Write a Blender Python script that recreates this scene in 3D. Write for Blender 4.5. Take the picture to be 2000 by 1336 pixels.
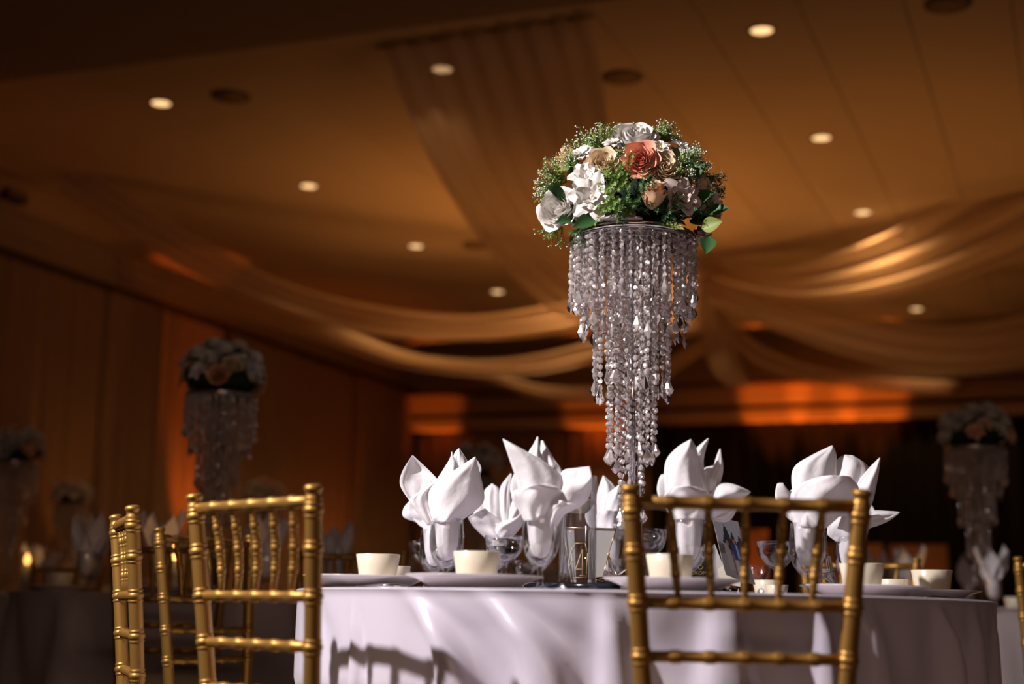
import bpy, math, random
import numpy as np
from mathutils import Vector, Matrix
random.seed(7)
PI = math.pi
for o in list(bpy.data.objects): bpy.data.objects.remove(o)
S = bpy.context.scene
COL = S.collection

# ------------------------------------------------------------------ camera
F = 2900.0                                   # focal length in pixels of the 2000 px wide frame
pitch = math.atan(529/2900.); roll = math.radians(1.17); EYE = 0.718
fw = Vector((0, math.cos(pitch), math.sin(pitch))); r0 = Vector((1, 0, 0)); u0 = r0.cross(fw)
cr, sr = math.cos(roll), math.sin(roll)
right = r0*cr+u0*sr; up = u0*cr-r0*sr
M = Matrix((right, up, -fw)).transposed().to_4x4(); M.translation = (0, 0, EYE)
cd = bpy.data.cameras.new('camera'); cam = bpy.data.objects.new('camera', cd); COL.objects.link(cam)
cam.matrix_world = M
cd.sensor_width = 36; cd.lens = F/2000*36; cd.clip_end = 100; cd.clip_start = .05
cd.dof.use_dof = True; cd.dof.focus_distance = 3.35; cd.dof.aperture_fstop = 1.9
S.camera = cam
S.view_settings.view_transform = 'Standard'; S.view_settings.look = 'None'
S.view_settings.exposure = 0.0; S.view_settings.gamma = 1.0; S.view_settings.use_curve_mapping = False

def ray(px, py):
    a = px-1000; b = 668-py
    return r0*(a*cr-b*sr)+u0*(a*sr+b*cr)+fw*F
def at(px, py, Y):
    d = ray(px, py); return Vector((0, 0, EYE))+d*(Y/d.y)
def atplane(px, py, p, q):                   # ray meets the vertical plane through plan points p, q
    d = ray(px, py); nx, ny = q[1]-p[1], p[0]-q[0]
    t = (p[0]*nx+p[1]*ny)/(d.x*nx+d.y*ny); return Vector((0, 0, EYE))+d*t
TH = math.radians(21.2)                      # the hall stands turned against the camera
UU = Vector((math.sin(TH), math.cos(TH), 0)); VV = Vector((math.cos(TH), -math.sin(TH), 0))
def W(a, b, z=0): return VV*a+UU*b+Vector((0, 0, z))

# ------------------------------------------------------------------ world and lights
wd = bpy.data.worlds.new('World'); S.world = wd; wd.use_nodes = True
wd.node_tree.nodes['Background'].inputs[0].default_value = (1, .62, .35, 1)
wd.node_tree.nodes['Background'].inputs[1].default_value = .004
def spot(name, loc, target, energy, color, angle, blend=.5, radius=.05):
    l = bpy.data.lights.new(name, 'SPOT'); l.energy = energy; l.color = color
    l.spot_size = math.radians(angle); l.spot_blend = blend; l.shadow_soft_size = radius
    o = bpy.data.objects.new(name, l); COL.objects.link(o); o.location = loc
    o.rotation_euler = (Vector(target)-Vector(loc)).to_track_quat('-Z', 'Y').to_euler(); return o
TC = Vector((.292, 3.3, 0))                  # centre of the main table
spot('key_light', (-2.58, 1.72, 3.08), (.38, 3.2, .98), 890, (1, .93, .91), 57, .62, .045)
AMB = (1, .375, .082); ORG = (1, .17, .012)
# warm light thrown up on the ceiling and the swags
spot('ceiling_wash_light', W(-4.6, 13.4, .3), W(-4.8, 12.9, 4.65), 330, AMB, 92, .9, 1.5)
spot('ceiling_wash_light', W(-1.2, 12.6, .3), W(-2.4, 12.4, 4.65), 118, AMB, 120, .9, .9)
spot('ceiling_wash_light', W(-3.2, 18.6, .3), W(-3.4, 17.2, 4.65), 70, AMB, 110, .9, .8)
spot('ceiling_wash_light', W(3.5, 16.5, .3), W(1.5, 14.8, 4.65), 90, AMB, 110, .9, .8)
fl = bpy.data.lights.new('room_fill', 'AREA'); fl.energy = 27; fl.size = 3; fl.size_y = 1; fl.shape = 'RECTANGLE'; fl.color = (1, .68, .52)
fo = bpy.data.objects.new('room_fill', fl); COL.objects.link(fo); fo.location = (.5, -2.5, 2.6); fo.rotation_euler = (Vector((.5, 5, .8))-fo.location).to_track_quat('-Z', 'Y').to_euler()

# ------------------------------------------------------------------ materials
def mat(name, color, rough=.6, metal=0, spec=.5, bump=0, bscale=60, sheen=0, trans=0, var=0, vscale=8, aniso=0, coat=0):
    m = bpy.data.materials.new(name); m.use_nodes = True; nt = m.node_tree; b = nt.nodes['Principled BSDF']
    b.inputs['Base Color'].default_value = (*color, 1); b.inputs['Roughness'].default_value = rough
    b.inputs['Metallic'].default_value = metal; b.inputs['Specular IOR Level'].default_value = spec
    b.inputs['Sheen Weight'].default_value = sheen; b.inputs['Transmission Weight'].default_value = trans
    b.inputs['Anisotropic'].default_value = aniso; b.inputs['Coat Weight'].default_value = coat
    tc = nt.nodes.new('ShaderNodeTexCoord')
    if var:
        n = nt.nodes.new('ShaderNodeTexNoise'); n.inputs['Scale'].default_value = vscale; n.inputs['Detail'].default_value = 4
        nt.links.new(tc.outputs['Object'], n.inputs['Vector'])
        r = nt.nodes.new('ShaderNodeMixRGB'); r.inputs[1].default_value = (*[c*(1-var) for c in color], 1)
        r.inputs[2].default_value = (*[min(1, c*(1+var)) for c in color], 1)
        nt.links.new(n.outputs['Fac'], r.inputs[0]); nt.links.new(r.outputs[0], b.inputs['Base Color'])
    if bump:
        n = nt.nodes.new('ShaderNodeTexNoise'); n.inputs['Scale'].default_value = bscale; n.inputs['Detail'].default_value = 3
        nt.links.new(tc.outputs['Object'], n.inputs['Vector'])
        bp = nt.nodes.new('ShaderNodeBump'); bp.inputs['Strength'].default_value = bump; bp.inputs['Distance'].default_value = .01
        nt.links.new(n.outputs['Fac'], bp.inputs['Height']); nt.links.new(bp.outputs[0], b.inputs['Normal'])
    return m
def emis(name, color, s):
    m = bpy.data.materials.new(name); m.use_nodes = True; nt = m.node_tree; nt.nodes.clear()
    e = nt.nodes.new('ShaderNodeEmission'); e.inputs[0].default_value = (*color, 1); e.inputs[1].default_value = s
    o = nt.nodes.new('ShaderNodeOutputMaterial'); nt.links.new(e.outputs[0], o.inputs[0]); return m
def thin_glass(name, tint=(.95, .95, .96), rough=.03, gl=(1, 1, 1), boost=1.0, base=.0, white=.0, refr=.0, whitecol=(.9, .85, .83)):
    m = bpy.data.materials.new(name); m.use_nodes = True; nt = m.node_tree; nt.nodes.clear(); N = nt.nodes.new
    out = N('ShaderNodeOutputMaterial'); tr = N('ShaderNodeBsdfTransparent'); tr.inputs[0].default_value = (*tint, 1)
    g = N('ShaderNodeBsdfGlossy'); g.inputs[0].default_value = (*gl, 1); g.inputs['Roughness'].default_value = rough
    fr = N('ShaderNodeFresnel'); fr.inputs[0].default_value = 1.5
    mu = N('ShaderNodeMath'); mu.operation = 'MULTIPLY_ADD'; mu.inputs[1].default_value = boost; mu.inputs[2].default_value = base; mu.use_clamp = True
    nt.links.new(fr.outputs[0], mu.inputs[0])
    body = tr
    if refr:
        rf = N('ShaderNodeBsdfRefraction'); rf.inputs['IOR'].default_value = 1.45; rf.inputs['Roughness'].default_value = .02
        mx0 = N('ShaderNodeMixShader'); mx0.inputs[0].default_value = refr
        nt.links.new(tr.outputs[0], mx0.inputs[1]); nt.links.new(rf.outputs[0], mx0.inputs[2]); body = mx0
    if white:
        df = N('ShaderNodeBsdfDiffuse'); df.inputs[0].default_value = (*whitecol, 1)
        mx1 = N('ShaderNodeMixShader'); mx1.inputs[0].default_value = white
        nt.links.new(body.outputs[0], mx1.inputs[1]); nt.links.new(df.outputs[0], mx1.inputs[2]); body = mx1
    mx = N('ShaderNodeMixShader'); nt.links.new(mu.outputs[0], mx.inputs[0]); nt.links.new(body.outputs[0], mx.inputs[1]); nt.links.new(g.outputs[0], mx.inputs[2])
    nt.links.new(mx.outputs[0], out.inputs[0]); return m
def sheer(name, color, transp=.25, transl=.4):
    m = bpy.data.materials.new(name); m.use_nodes = True; nt = m.node_tree; nt.nodes.clear(); N = nt.nodes.new
    out = N('ShaderNodeOutputMaterial'); d = N('ShaderNodeBsdfDiffuse'); d.inputs[0].default_value = (*color, 1)
    t = N('ShaderNodeBsdfTranslucent'); t.inputs[0].default_value = (*color, 1); tr = N('ShaderNodeBsdfTransparent')
    a = N('ShaderNodeMixShader'); a.inputs[0].default_value = transl; b = N('ShaderNodeMixShader'); b.inputs[0].default_value = transp
    nt.links.new(d.outputs[0], a.inputs[1]); nt.links.new(t.outputs[0], a.inputs[2])
    nt.links.new(a.outputs[0], b.inputs[1]); nt.links.new(tr.outputs[0], b.inputs[2]); nt.links.new(b.outputs[0], out.inputs[0]); return m

MT = {}
MT['ceil'] = mat('ceiling_paint', (.72, .60, .44), .9, var=.04, vscale=1.5)
MT['soffit'] = mat('soffit_shade', (.42, .31, .21), .9, var=.05)  # ceiling colour darkened to stand for the shade on the near slab
MT['wall'] = mat('wall_paint', (.55, .42, .28), .85, var=.05, vscale=1)
MT['curtain'] = mat('curtain_fabric', (.38, .26, .17), .8, var=.06, vscale=2, bump=.1)
MT['black'] = mat('black_drape', (.006, .004, .005), .9, var=.2)
MT['floor'] = mat('hall_carpet', (.10, .06, .045), .95, var=.35, vscale=5, bump=.3)
MT['darktrim'] = mat('dark_trim', (.10, .06, .035), .7, var=.1)
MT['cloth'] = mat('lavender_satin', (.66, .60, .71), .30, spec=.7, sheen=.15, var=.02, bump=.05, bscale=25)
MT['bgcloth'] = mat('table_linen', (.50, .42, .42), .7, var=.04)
MT['napkin'] = mat('white_napkin', (.84, .81, .85), .8, sheen=.1, bump=.25, bscale=45, var=.015, vscale=30)
MT['gold'] = mat('gold_resin', (.42, .22, .052), .45, metal=.7, spec=.5, bump=.02, bscale=400, var=.05, vscale=6)
MT['cushion'] = mat('ivory_cushion', (.60, .52, .38), .8, bump=.1)
MT['china'] = mat('cream_china', (.80, .71, .56), .28, spec=.5, var=.02)
MT['plate'] = mat('white_china', (.76, .70, .68), .2, spec=.5, var=.02)
MT['chrome'] = mat('chrome', (.78, .76, .78), .08, metal=1)
MT['steel'] = mat('flatware_steel', (.75, .74, .76), .15, metal=1)
MT['mirror'] = mat('dark_mirror', (.012, .012, .018), .06, spec=.8, coat=1)
MT['blackbox'] = mat('black_card', (.008, .008, .009), .5)
MT['goldwire'] = mat('gold_wire', (.80, .55, .25), .22, metal=1)
MT['goldprint'] = mat('gold_print', (.55, .40, .14), .4, metal=.6)
MT['brass'] = mat('matte_brass', (.62, .42, .20), .5, metal=.15)
MT['card'] = mat('white_card', (.44, .42, .42), .7)
MT['creamcard'] = mat('cream_card', (.78, .72, .60), .7)
MT['wax'] = mat('candle_wax', (.86, .80, .66), .5)
MT['glass'] = thin_glass('clear_glass', (.985, .985, .99), .05, boost=.45, base=.03)
MT['glassrefr'] = thin_glass('cut_glass', (.93, .92, .94), .03, boost=1.5, base=.06, refr=.55)
MT['crystal'] = thin_glass('crystal', (.90, .86, .87), .20, gl=(1, .95, .95), boost=1.2, base=.32, white=.42, refr=.25, whitecol=(.98, .90, .88))
MT['water'] = thin_glass('water', (.96, .965, .97), .02, boost=.25, base=.01)
MT['sheer'] = sheer('sheer_voile', (.80, .66, .52), .30, .35)
MT['swag'] = sheer('swag_voile', (.82, .68, .52), .10, .35)
MT['leaf'] = mat('dark_leaf', (.035, .11, .030), .55, var=.3, vscale=40)
MT['foam'] = mat('floral_foam', (.012, .030, .010), .9, var=.3, vscale=60)
MT['leafy'] = mat('yellow_leaf', (.22, .27, .05), .5, var=.15, vscale=40)
MT['sprig'] = mat('green_sprig', (.19, .31, .06), .6, var=.3, vscale=30)
MT['sprigd'] = mat('deep_sprig', (.05, .13, .03), .6, var=.3, vscale=30)
MT['gyp'] = mat('gypsophila', (.82, .80, .72), .7)
MT['whitep'] = mat('white_petal', (.83, .79, .75), .6, var=.03, vscale=30)
MT['mauvep'] = mat('pale_mauve_petal', (.60, .50, .47), .6, var=.03, vscale=30)
MT['creamp'] = mat('cream_petal', (.84, .68, .49), .6, var=.05, vscale=30)
MT['peachp'] = mat('peach_petal', (.86, .52, .30), .6, var=.12, vscale=30)
MT['coralp'] = mat('coral_petal', (.93, .47, .33), .6, var=.1, vscale=30)
MT['coralin'] = mat('coral_heart', (.95, .36, .28), .6, var=.1, vscale=30)
MT['lamp'] = emis('downlight_lens', (1, .58, .25), 1.7)
MT['flame'] = emis('candle_flame', (1, .45, .10), 6.5)
MT['bulbtrim'] = mat('downlight_trim', (.6, .45, .3), .5)
MT['speaker'] = mat('speaker_grille', (.30, .22, .15), .8)

# ------------------------------------------------------------------ mesh helpers
class MB:
    def __init__(s): s.v = []; s.f = []; s.sm = []; s.mi = []
    def add(s, vs, fs, smooth=True, mi=0):
        n = len(s.v); s.v += [tuple(v) for v in vs]; s.f += [tuple(i+n for i in f) for f in fs]
        s.sm += [smooth]*len(fs); s.mi += [mi]*len(fs); return s
    def box(s, c, d, mx=None, mi=0):
        vs = [Vector((c[0]+d[0]/2*i, c[1]+d[1]/2*j, c[2]+d[2]/2*k)) for i in (-1, 1) for j in (-1, 1) for k in (-1, 1)]
        if mx: vs = [mx @ v for v in vs]
        return s.add(vs, [(0, 1, 3, 2), (4, 6, 7, 5), (0, 4, 5, 1), (2, 3, 7, 6), (0, 2, 6, 4), (1, 5, 7, 3)], False, mi)
    def lathe(s, prof, n=24, c=(0, 0, 0), smooth=True, axis=None, mi=0):
        vs = []; fs = []
        for r, z in prof:
            for k in range(n):
                a = 2*PI*k/n; vs.append(Vector((r*math.cos(a), r*math.sin(a), z)))
        for i in range(len(prof)-1):
            for k in range(n):
                k2 = (k+1) % n; fs.append((i*n+k, i*n+k2, (i+1)*n+k2, (i+1)*n+k))
        if prof[0][0] > 1e-6: fs.append(tuple(range(n))[::-1])
        if prof[-1][0] > 1e-6: fs.append(tuple(range((len(prof)-1)*n, len(prof)*n)))
        if axis: vs = [axis @ v for v in vs]
        vs = [v+Vector(c) for v in vs]
        return s.add(vs, fs, smooth, mi)
    def open_lathe(s, prof, n=24, c=(0, 0, 0), smooth=True):
        vs = []; fs = []
        for r, z in prof:
            for k in range(n):
                a = 2*PI*k/n; vs.append((r*math.cos(a)+c[0], r*math.sin(a)+c[1], z+c[2]))
        for i in range(len(prof)-1):
            for k in range(n):
                k2 = (k+1) % n; fs.append((i*n+k, i*n+k2, (i+1)*n+k2, (i+1)*n+k))
        return s.add(vs, fs, smooth)
    def tube(s, pts, r, n=8, smooth=True, mi=0, cap=True):
        pts = [Vector(p) for p in pts]; rs = r if isinstance(r, (list, tuple)) else [r]*len(pts)
        vs = []; fs = []; prev = None
        for i, p in enumerate(pts):
            t = (pts[min(i+1, len(pts)-1)]-pts[max(i-1, 0)]).normalized()
            if prev is None:
                prev = t.orthogonal().normalized()
            else:
                prev = (prev-t*prev.dot(t)).normalized()
            q = t.cross(prev)
            for k in range(n):
                a = 2*PI*k/n; vs.append(p+(prev*math.cos(a)+q*math.sin(a))*rs[i])
        for i in range(len(pts)-1):
            for k in range(n):
                k2 = (k+1) % n; fs.append((i*n+k, i*n+k2, (i+1)*n+k2, (i+1)*n+k))
        if cap: fs.append(tuple(range(n))[::-1]); fs.append(tuple(range((len(pts)-1)*n, len(pts)*n)))
        return s.add(vs, fs, smooth, mi)
    def grid(s, fn, nu, nv, smooth=True, mi=0):
        vs = [fn(i/nu, j/nv) for i in range(nu+1) for j in range(nv+1)]; m = nv+1
        fs = [(i*m+j, (i+1)*m+j, (i+1)*m+j+1, i*m+j+1) for i in range(nu) for j in range(nv)]
        return s.add(vs, fs, smooth, mi)
    def mesh(s, name, m):
        me = bpy.data.meshes.new(name); me.from_pydata(s.v, [], s.f)
        for x in (m if isinstance(m, (list, tuple)) else [m]): me.materials.append(x)
        me.polygons.foreach_set('use_smooth', s.sm); me.polygons.foreach_set('material_index', s.mi); me.update(); return me
    def build(s, name, m, parent=None, loc=(0, 0, 0), solid=0, sub=0):
        o = bpy.data.objects.new(name, s.mesh(name, m)); COL.objects.link(o); o.location = loc
        if parent: o.parent = parent
        if sub: md = o.modifiers.new('sub', 'SUBSURF'); md.levels = sub; md.render_levels = sub
        if solid: md = o.modifiers.new('thick', 'SOLIDIFY'); md.thickness = solid; md.offset = 0
        return o
def link(name, me, parent=None, loc=(0, 0, 0), rot=(0, 0, 0)):
    o = bpy.data.objects.new(name, me); COL.objects.link(o); o.location = loc; o.rotation_euler = rot
    if parent: o.parent = parent
    return o
def tag(o, label, cat, group=None, kind=None):
    if label: o['label'] = label
    if cat: o['category'] = cat
    if group: o['group'] = group
    if kind: o['kind'] = kind
    return o
def empty(name, loc, rz=0):
    o = bpy.data.objects.new(name, None); COL.objects.link(o); o.location = loc; o.rotation_euler = (0, 0, rz); o.empty_display_size = .1; return o
def copy_tree(o, parent=None):
    c = o.copy(); COL.objects.link(c); c.parent = parent
    for ch in list(o.children): copy_tree(ch, c)
    return c
def struct(o): o['kind'] = 'structure'; return o
def catmull(P, n):
    P = [Vector(p) for p in P]; out = []
    Q = [P[0]*2-P[1]]+P+[P[-1]*2-P[-2]]; segs = len(P)-1
    for i in range(n+1):
        t = i/n*segs; k = min(int(t), segs-1); u = t-k
        a, b, c, d = Q[k:k+4]
        out.append(.5*((2*b)+(c-a)*u+(2*a-5*b+4*c-d)*u*u+(3*b-a-3*c+d)*u**3))
    return out

# ------------------------------------------------------------------ the hall
A0, A1, B0, B1 = -9.6, 8.0, -4.0, 20.6; H = 4.65
def quadbox(a0, a1, b0, b1, z0, z1):
    m = MB(); vs = [W(a, b, z) for a in (a0, a1) for b in (b0, b1) for z in (z0, z1)]
    return m.add(vs, [(0, 1, 3, 2), (4, 6, 7, 5), (0, 4, 5, 1), (2, 3, 7, 6), (0, 2, 6, 4), (1, 5, 7, 3)], False)
struct(quadbox(A0-.2, A1+.2, B0-.2, B1+.2, -.1, 0).build('floor', MT['floor']))
ceil = struct(quadbox(A0-.2, A1+.2, B0-.2, B1+.2, H+.012, H+.13).build('ceiling', MT['darktrim']))
a = -9.6+.04
SEAM = -1.6-.65*12
a = SEAM-.65
while a < A1:
    m = quadbox(max(a, A0)+.004, min(a+.65, A1)-.004, 8.35, B1, H-.0, H+.012)
    m.build('ceiling_panel', MT['ceil'], ceil); a += .65
struct(quadbox(A0, A1, B0, 8.35, H-.16, H+.03).build('trim_1', MT['soffit']))
struct(quadbox(A0-.2, A0, B0-.2, B1+.2, 0, H+.1).build('wall_left', MT['wall']))
struct(quadbox(A1, A1+.2, B0-.2, B1+.2, 0, H+.1).build('wall_right', MT['wall']))
struct(quadbox(A0, A1, B1, B1+.2, 0, H+.1).build('wall_back', MT['wall']))
struct(quadbox(A0, A1, B0-.2, B0, 0, H+.1).build('wall_front', MT['wall']))
# cornice where the left wall meets the ceiling
m = MB()
def cove(u, v):
    ang = v*PI/2; r = .42
    return W(A0+.02+r-r*math.cos(ang), B0+(B1-B0)*u, H-r+r*math.sin(ang)-.005)
m.grid(cove, 30, 8); struct(m.build('trim_2', MT['wall']))
struct(quadbox(A0, A0+.16, 8.35, B1, 3.93, 4.03).build('trim_3', MT['darktrim']))
# stepped fascia on the back wall
FB = B1-.60
struct(quadbox(A0, A1, FB, B1, 3.60, 3.84).build('trim_4', MT['wall']))
struct(quadbox(A0, A1, FB+.14, B1, 3.52, 3.60).build('trim_5', MT['darktrim']))
struct(quadbox(A0, A1, FB, B1, 3.37, 3.52).build('trim_6', MT['wall']))
struct(quadbox(A0, A1, FB-.30, B1, 3.84, 3.88).build('trim_7', MT['darktrim']))  # lip deepened to block uplight spill onto the ceiling

def curtain(name, p, q, z0, z1, mt, wl=.17, amp=.045, n=None, seed=0):
    rnd = random.Random(seed); p = Vector(p); q = Vector(q); L = (q-p).length; d = (q-p)/L; nn = Vector((-d.y, d.x, 0))
    k = n or max(16, int(L/.035)); ph = [rnd.uniform(0, 6) for _ in range(4)]
    m = MB()
    def fn(u, v):
        x = u*L; zz = z0+(z1-z0)*v
        w = math.sin(2*PI*x/wl+ph[0]+.9*math.sin(x*1.7+ph[1]))+.45*math.sin(2*PI*x/wl*1.63+ph[2])
        return p+d*x+nn*(amp*w*(1-.35*v))+Vector((0, 0, zz))
    m.grid(fn, k, 8); return m.build(name, mt)
# curtains along the left wall, one length per bay
edges = [5.0, 8.5, 10.8, 12.6, 13.55, 14.9, 16.4, 18.2, 20.1]
names = ['dark pleated wall curtain nearest the camera on the left wall', 'dim pleated wall curtain behind the left edge of the hall',
 'brown pleated wall curtain with a soft pale glow near its top', 'narrow pleated curtain left of the brightest orange strip', 'pleated curtain glowing bright orange, behind the left flower stand',
 'dim brown pleated curtain right of the bright orange strip', 'pleated curtain halfway between the orange glow and the far corner', 'pleated curtain beside the far left corner of the hall']
for i in range(8):
    b0, b1 = edges[i]+.02, edges[i+1]-.02; off = [.16, .22][i % 2]
    o = curtain('wall_curtain', W(A0+off, b0), W(A0+off, b1), .02, 3.93, MT['curtain'], .2, .04, seed=i)
    tag(o, names[i], 'curtain', 'pleated curtains on the walls')
bed = [(-9.35, -8.3), (-8.28, -7.1), (-7.08, -5.75)]
bn = ['pleated back wall curtain glowing orange, behind the left napkins', 'dim pleated back wall curtain between two orange glows', 'orange lit pleated curtain directly behind the crystal stand']
for i, (a0, a1) in enumerate(bed):
    o = curtain('wall_curtain', W(a0, B1-.2-.05*(i % 2)), W(a1, B1-.2-.05*(i % 2)), .02, 3.36, MT['curtain'], .2, .04, seed=20+i)
    tag(o, bn[i], 'curtain', 'pleated curtains on the walls')
o = curtain('stage_drape', W(-5.72, B1-.42), W(A1-.1, B1-.42), .02, 3.36, MT['black'], .25, .04, seed=31)
tag(o, 'black stage drape across the right half of the back wall', 'curtain')
# low panels in front of the stage drape
for i, (x0, x1, yt, lab) in enumerate([(1438, 1500, 1035, 'narrow orange lit panel low in front of the black stage drape'), (1560, 1724, 1062, 'low orange lit panel left of the gap before the stage'), (1738, 1850, 1064, 'low orange brown panel behind the right napkins before the stage')]):
    def atb(px, py, b=19.75):
        d = ray(px, py); t = b/(d.dot(UU)); return Vector((0, 0, EYE))+d*t
    p, q = atb(x0, yt), atb(x1, yt); zt = p.z; p.z = q.z = 0
    e = empty('stage_backdrop', p)
    dvec = q-p; L = dvec.length; dd = dvec/L; nn = Vector((-dd.y, dd.x, 0))
    MB().add([dd*s*L+nn*w+Vector((0, 0, z)) for s in (0, 1) for w in (-.02, .02) for z in (.05, zt)], [(0, 1, 3, 2), (4, 6, 7, 5), (0, 4, 5, 1), (2, 3, 7, 6), (0, 2, 6, 4), (1, 5, 7, 3)], False).build('board', MT['curtain'], e)
    for s in (.08, .92):
        MB().box((0, 0, .02), (.05, .3, .04)).build('foot', MT['darktrim'], e, dd*s*L)
    tag(e, lab, 'panel')

# floor uplights along the walls
def uplight(loc, target, energy, color, angle, label, blend=.6):
    loc = Vector(loc); e = empty('uplight', loc)
    ax = (Vector(target)-(loc+Vector((0, 0, .2)))).to_track_quat('Z', 'Y').to_matrix()
    MB().lathe([(.0, 0), (.06, 0), (.075, .05), (.08, .18), (.085, .18), (.072, .16), (0, .15)], 16, (0, 0, .07), axis=ax).build('housing', MT['blackbox'], e)
    MB().box((0, 0, .012), (.2, .2, .024)).build('foot', MT['blackbox'], e)
    MB().box((-.1, 0, .09), (.012, .04, .14)).box((.1, 0, .09), (.012, .04, .14)).build('yoke', MT['blackbox'], e)
    tag(e, label, 'light', 'floor uplights along the walls')
    spot('uplight_beam', loc+Vector((0, 0, .07))+ax @ Vector((0, 0, .2)), target, energy, color, angle, blend, .05)
uplight(W(A0+.75, 14.25), W(A0+.1, 14.2, 3.4), 290, ORG, 25, 'black uplight on the floor below the brightest left curtain')
uplight(W(A0+.8, 12.1), W(A0+.1, 12.1, 3.2), 22, AMB, 36, 'black uplight on the floor below the pale glow on the left wall')
uplight(W(A0+.8, 17.3), W(A0+.1, 17.3, 3.0), 35, ORG, 70, 'black uplight on the floor along the far stretch of the left wall')
uplight(W(A0+.8, 8.9), W(A0+.1, 9.3, 3.0), 14, ORG, 90, 'black uplight on the floor along the near stretch of the left wall')
uplight(W(-8.95, B1-1.25), W(-8.95, B1-.6, 3.72), 520, ORG, 17, 'black uplight on the floor in the far left corner')
uplight(W(-6.5, B1-1.3), W(-6.45, B1-.55, 3.70), 620, ORG, 20, 'black uplight on the floor behind the crystal stand')
uplight(W(-3.95, B1-1.7), W(-3.9, B1-.6, 3.62), 950, ORG, 18, 'black uplight on the floor before the stage drape, left of three')
uplight(W(-3.30, B1-1.7), W(-3.25, B1-.6, 3.62), 950, ORG, 18, 'black uplight on the floor before the stage drape, middle of three')
uplight(W(-2.65, B1-1.7), W(-2.6, B1-.6, 3.62), 950, ORG, 18, 'black uplight on the floor before the stage drape, right of three')
uplight(W(-4.45, 19.0), W(-4.35, 19.75, 1.6), 55, ORG, 50, 'black uplight on the floor before the low narrow panel')
uplight(W(-2.3, 18.8), W(-2.3, 19.75, 1.4), 14, ORG, 80, 'black uplight on the floor before the two wide low panels')

# downlights, ceiling speakers
def lamp_at(a, b, lab):
    e = empty('downlight', W(a, b, H)); 
    MB().open_lathe([(.075, -.006), (.1, -.008), (.102, 0), (.075, 0), (.07, .02)], 24).build('trim_ring', MT['bulbtrim'], e)
    MB().lathe([(0, -.003), (.074, -.003)], 24).build('lens', MT['lamp'], e)
    tag(e, lab, 'light', 'recessed ceiling downlights')
    k = (round(a), round((b-9.5)/2.43)); en = {(-7, 0): 30, (-7, 1): 45, (-7, 2): 90, (-7, 3): 90, (-7, 4): 60, (-4, 0): 3, (-4, 1): 5, (-4, 2): 170, (-2, 2): 60, (-2, 4): 45}.get(k, 14)
    spot('downlight_beam', W(a, b, H-.02), W(a, b, 0), en, (1, .52, .20), 160 if k in ((-2, 2), (-2, 4), (-4, 2)) else 112 if k in ((-7, 0), (-7, 2), (-7, 3), (-7, 4)) else 70, .8, .06)
rows = {-6.72: ['lit round downlight at the upper left of the ceiling', 'bright yellow downlight, second of the left ceiling row', 'third downlight from the near end of the left ceiling row', 'fourth downlight of the left row, just above the left swag', 'farthest downlight of the left row, beside the crystal strands'],
 -4.28: ['dim downlight seen through the hanging sheer panel', 'downlight glinting behind the left side of the bouquet', 'downlight of the middle row hidden behind the crystal stand', None, None],
 -1.91: ['nearest downlight at the top right of the ceiling', 'second downlight of the right ceiling row, right of the bouquet', 'third downlight of the right ceiling row above the right swag', None, 'farthest downlight of the right row, among the swags']}
for a, labs in rows.items():
    for k, lb in enumerate(labs):
        if lb: lamp_at(a, 9.5+2.43*k, lb)
def ceil_px(px, py):
    d = ray(px, py); t = (H-EYE)/d.z; return Vector((0, 0, EYE))+d*t
for (px, py, lab) in [(450, 187, 'dark round ceiling speaker left of the hanging sheer panel'), (1215, 150, 'faint round ceiling speaker above the bouquet'), (1852, 6, 'dark round ceiling speaker at the top right corner'), (930, 478, 'small round ceiling speaker beside the sheer panel')]:
    e = empty('ceiling_speaker', ceil_px(px, py))
    MB().open_lathe([(.13, -.008), (.15, -.01), (.155, 0)], 24).build('rim', MT['darktrim'], e)
    MB().lathe([(.131, -.006), (.131, .0)], 24).build('grille', MT['speaker'], e)
    tag(e, lab, 'speaker', 'round ceiling speakers')
d = ray(18, 360); t = (A0+.12)/d.dot(VV); p = Vector((0, 0, EYE))+d*t
e = empty('wall_speaker', p, -TH)
MB().box((0, 0, 0), (.22, .30, .34)).build('cabinet', MT['blackbox'], e)
MB().box((.112, 0, 0), (.006, .26, .30)).build('grille', MT['speaker'], e)
tag(e, 'dark box speaker mounted high on the left wall', 'speaker')

# ------------------------------------------------------------------ voile swags hanging from the hub
HUB = Vector((2.08, 16.0))
def swag(name, label, up_px, lo_px, pl_up, pl_lo, pleats=7, amp=.05, mt='swag'):
    upc = catmull([atplane(x, y, *pl_up) for x, y in up_px], 48); loc = catmull([atplane(x, y, *pl_lo) for x, y in lo_px], 48)
    m = MB()
    def fn(u, v):
        i = min(int(round(u*48)), 48); a, b = upc[i], loc[i]
        p = a.lerp(b, v); t = (upc[min(i+1, 48)]-upc[max(i-1, 0)]).normalized(); n = (b-a).cross(t)
        n = n.normalized() if n.length > 1e-5 else Vector((0, 1, 0))
        w = math.sin(v*PI*2*pleats+.8*math.sin(u*3+v*5))+.5*math.sin(v*PI*2*pleats*.43+1+u*2)
        return p+n*(amp*w)
    m.grid(fn, 48, 12*pleats); o = m.build(name, MT[mt]); tag(o, label, 'drapery', 'voile swags under the ceiling'); return o
h = (HUB.x, HUB.y)
swag('ceiling_swag', 'sheer pale panel hanging from the ceiling above and left of the bouquet', [(1150, 26), (1175, 130), (1195, 260), (1235, 400), (1300, 500), (1370, 545)],
     [(742, 84), (800, 235), (868, 370), (965, 505), (1085, 612), (1230, 650), (1372, 640)], ((.48, 9.34), h), ((-.96, 9.93), (2.0, 15.8)), 8, .035, 'sheer')
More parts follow.
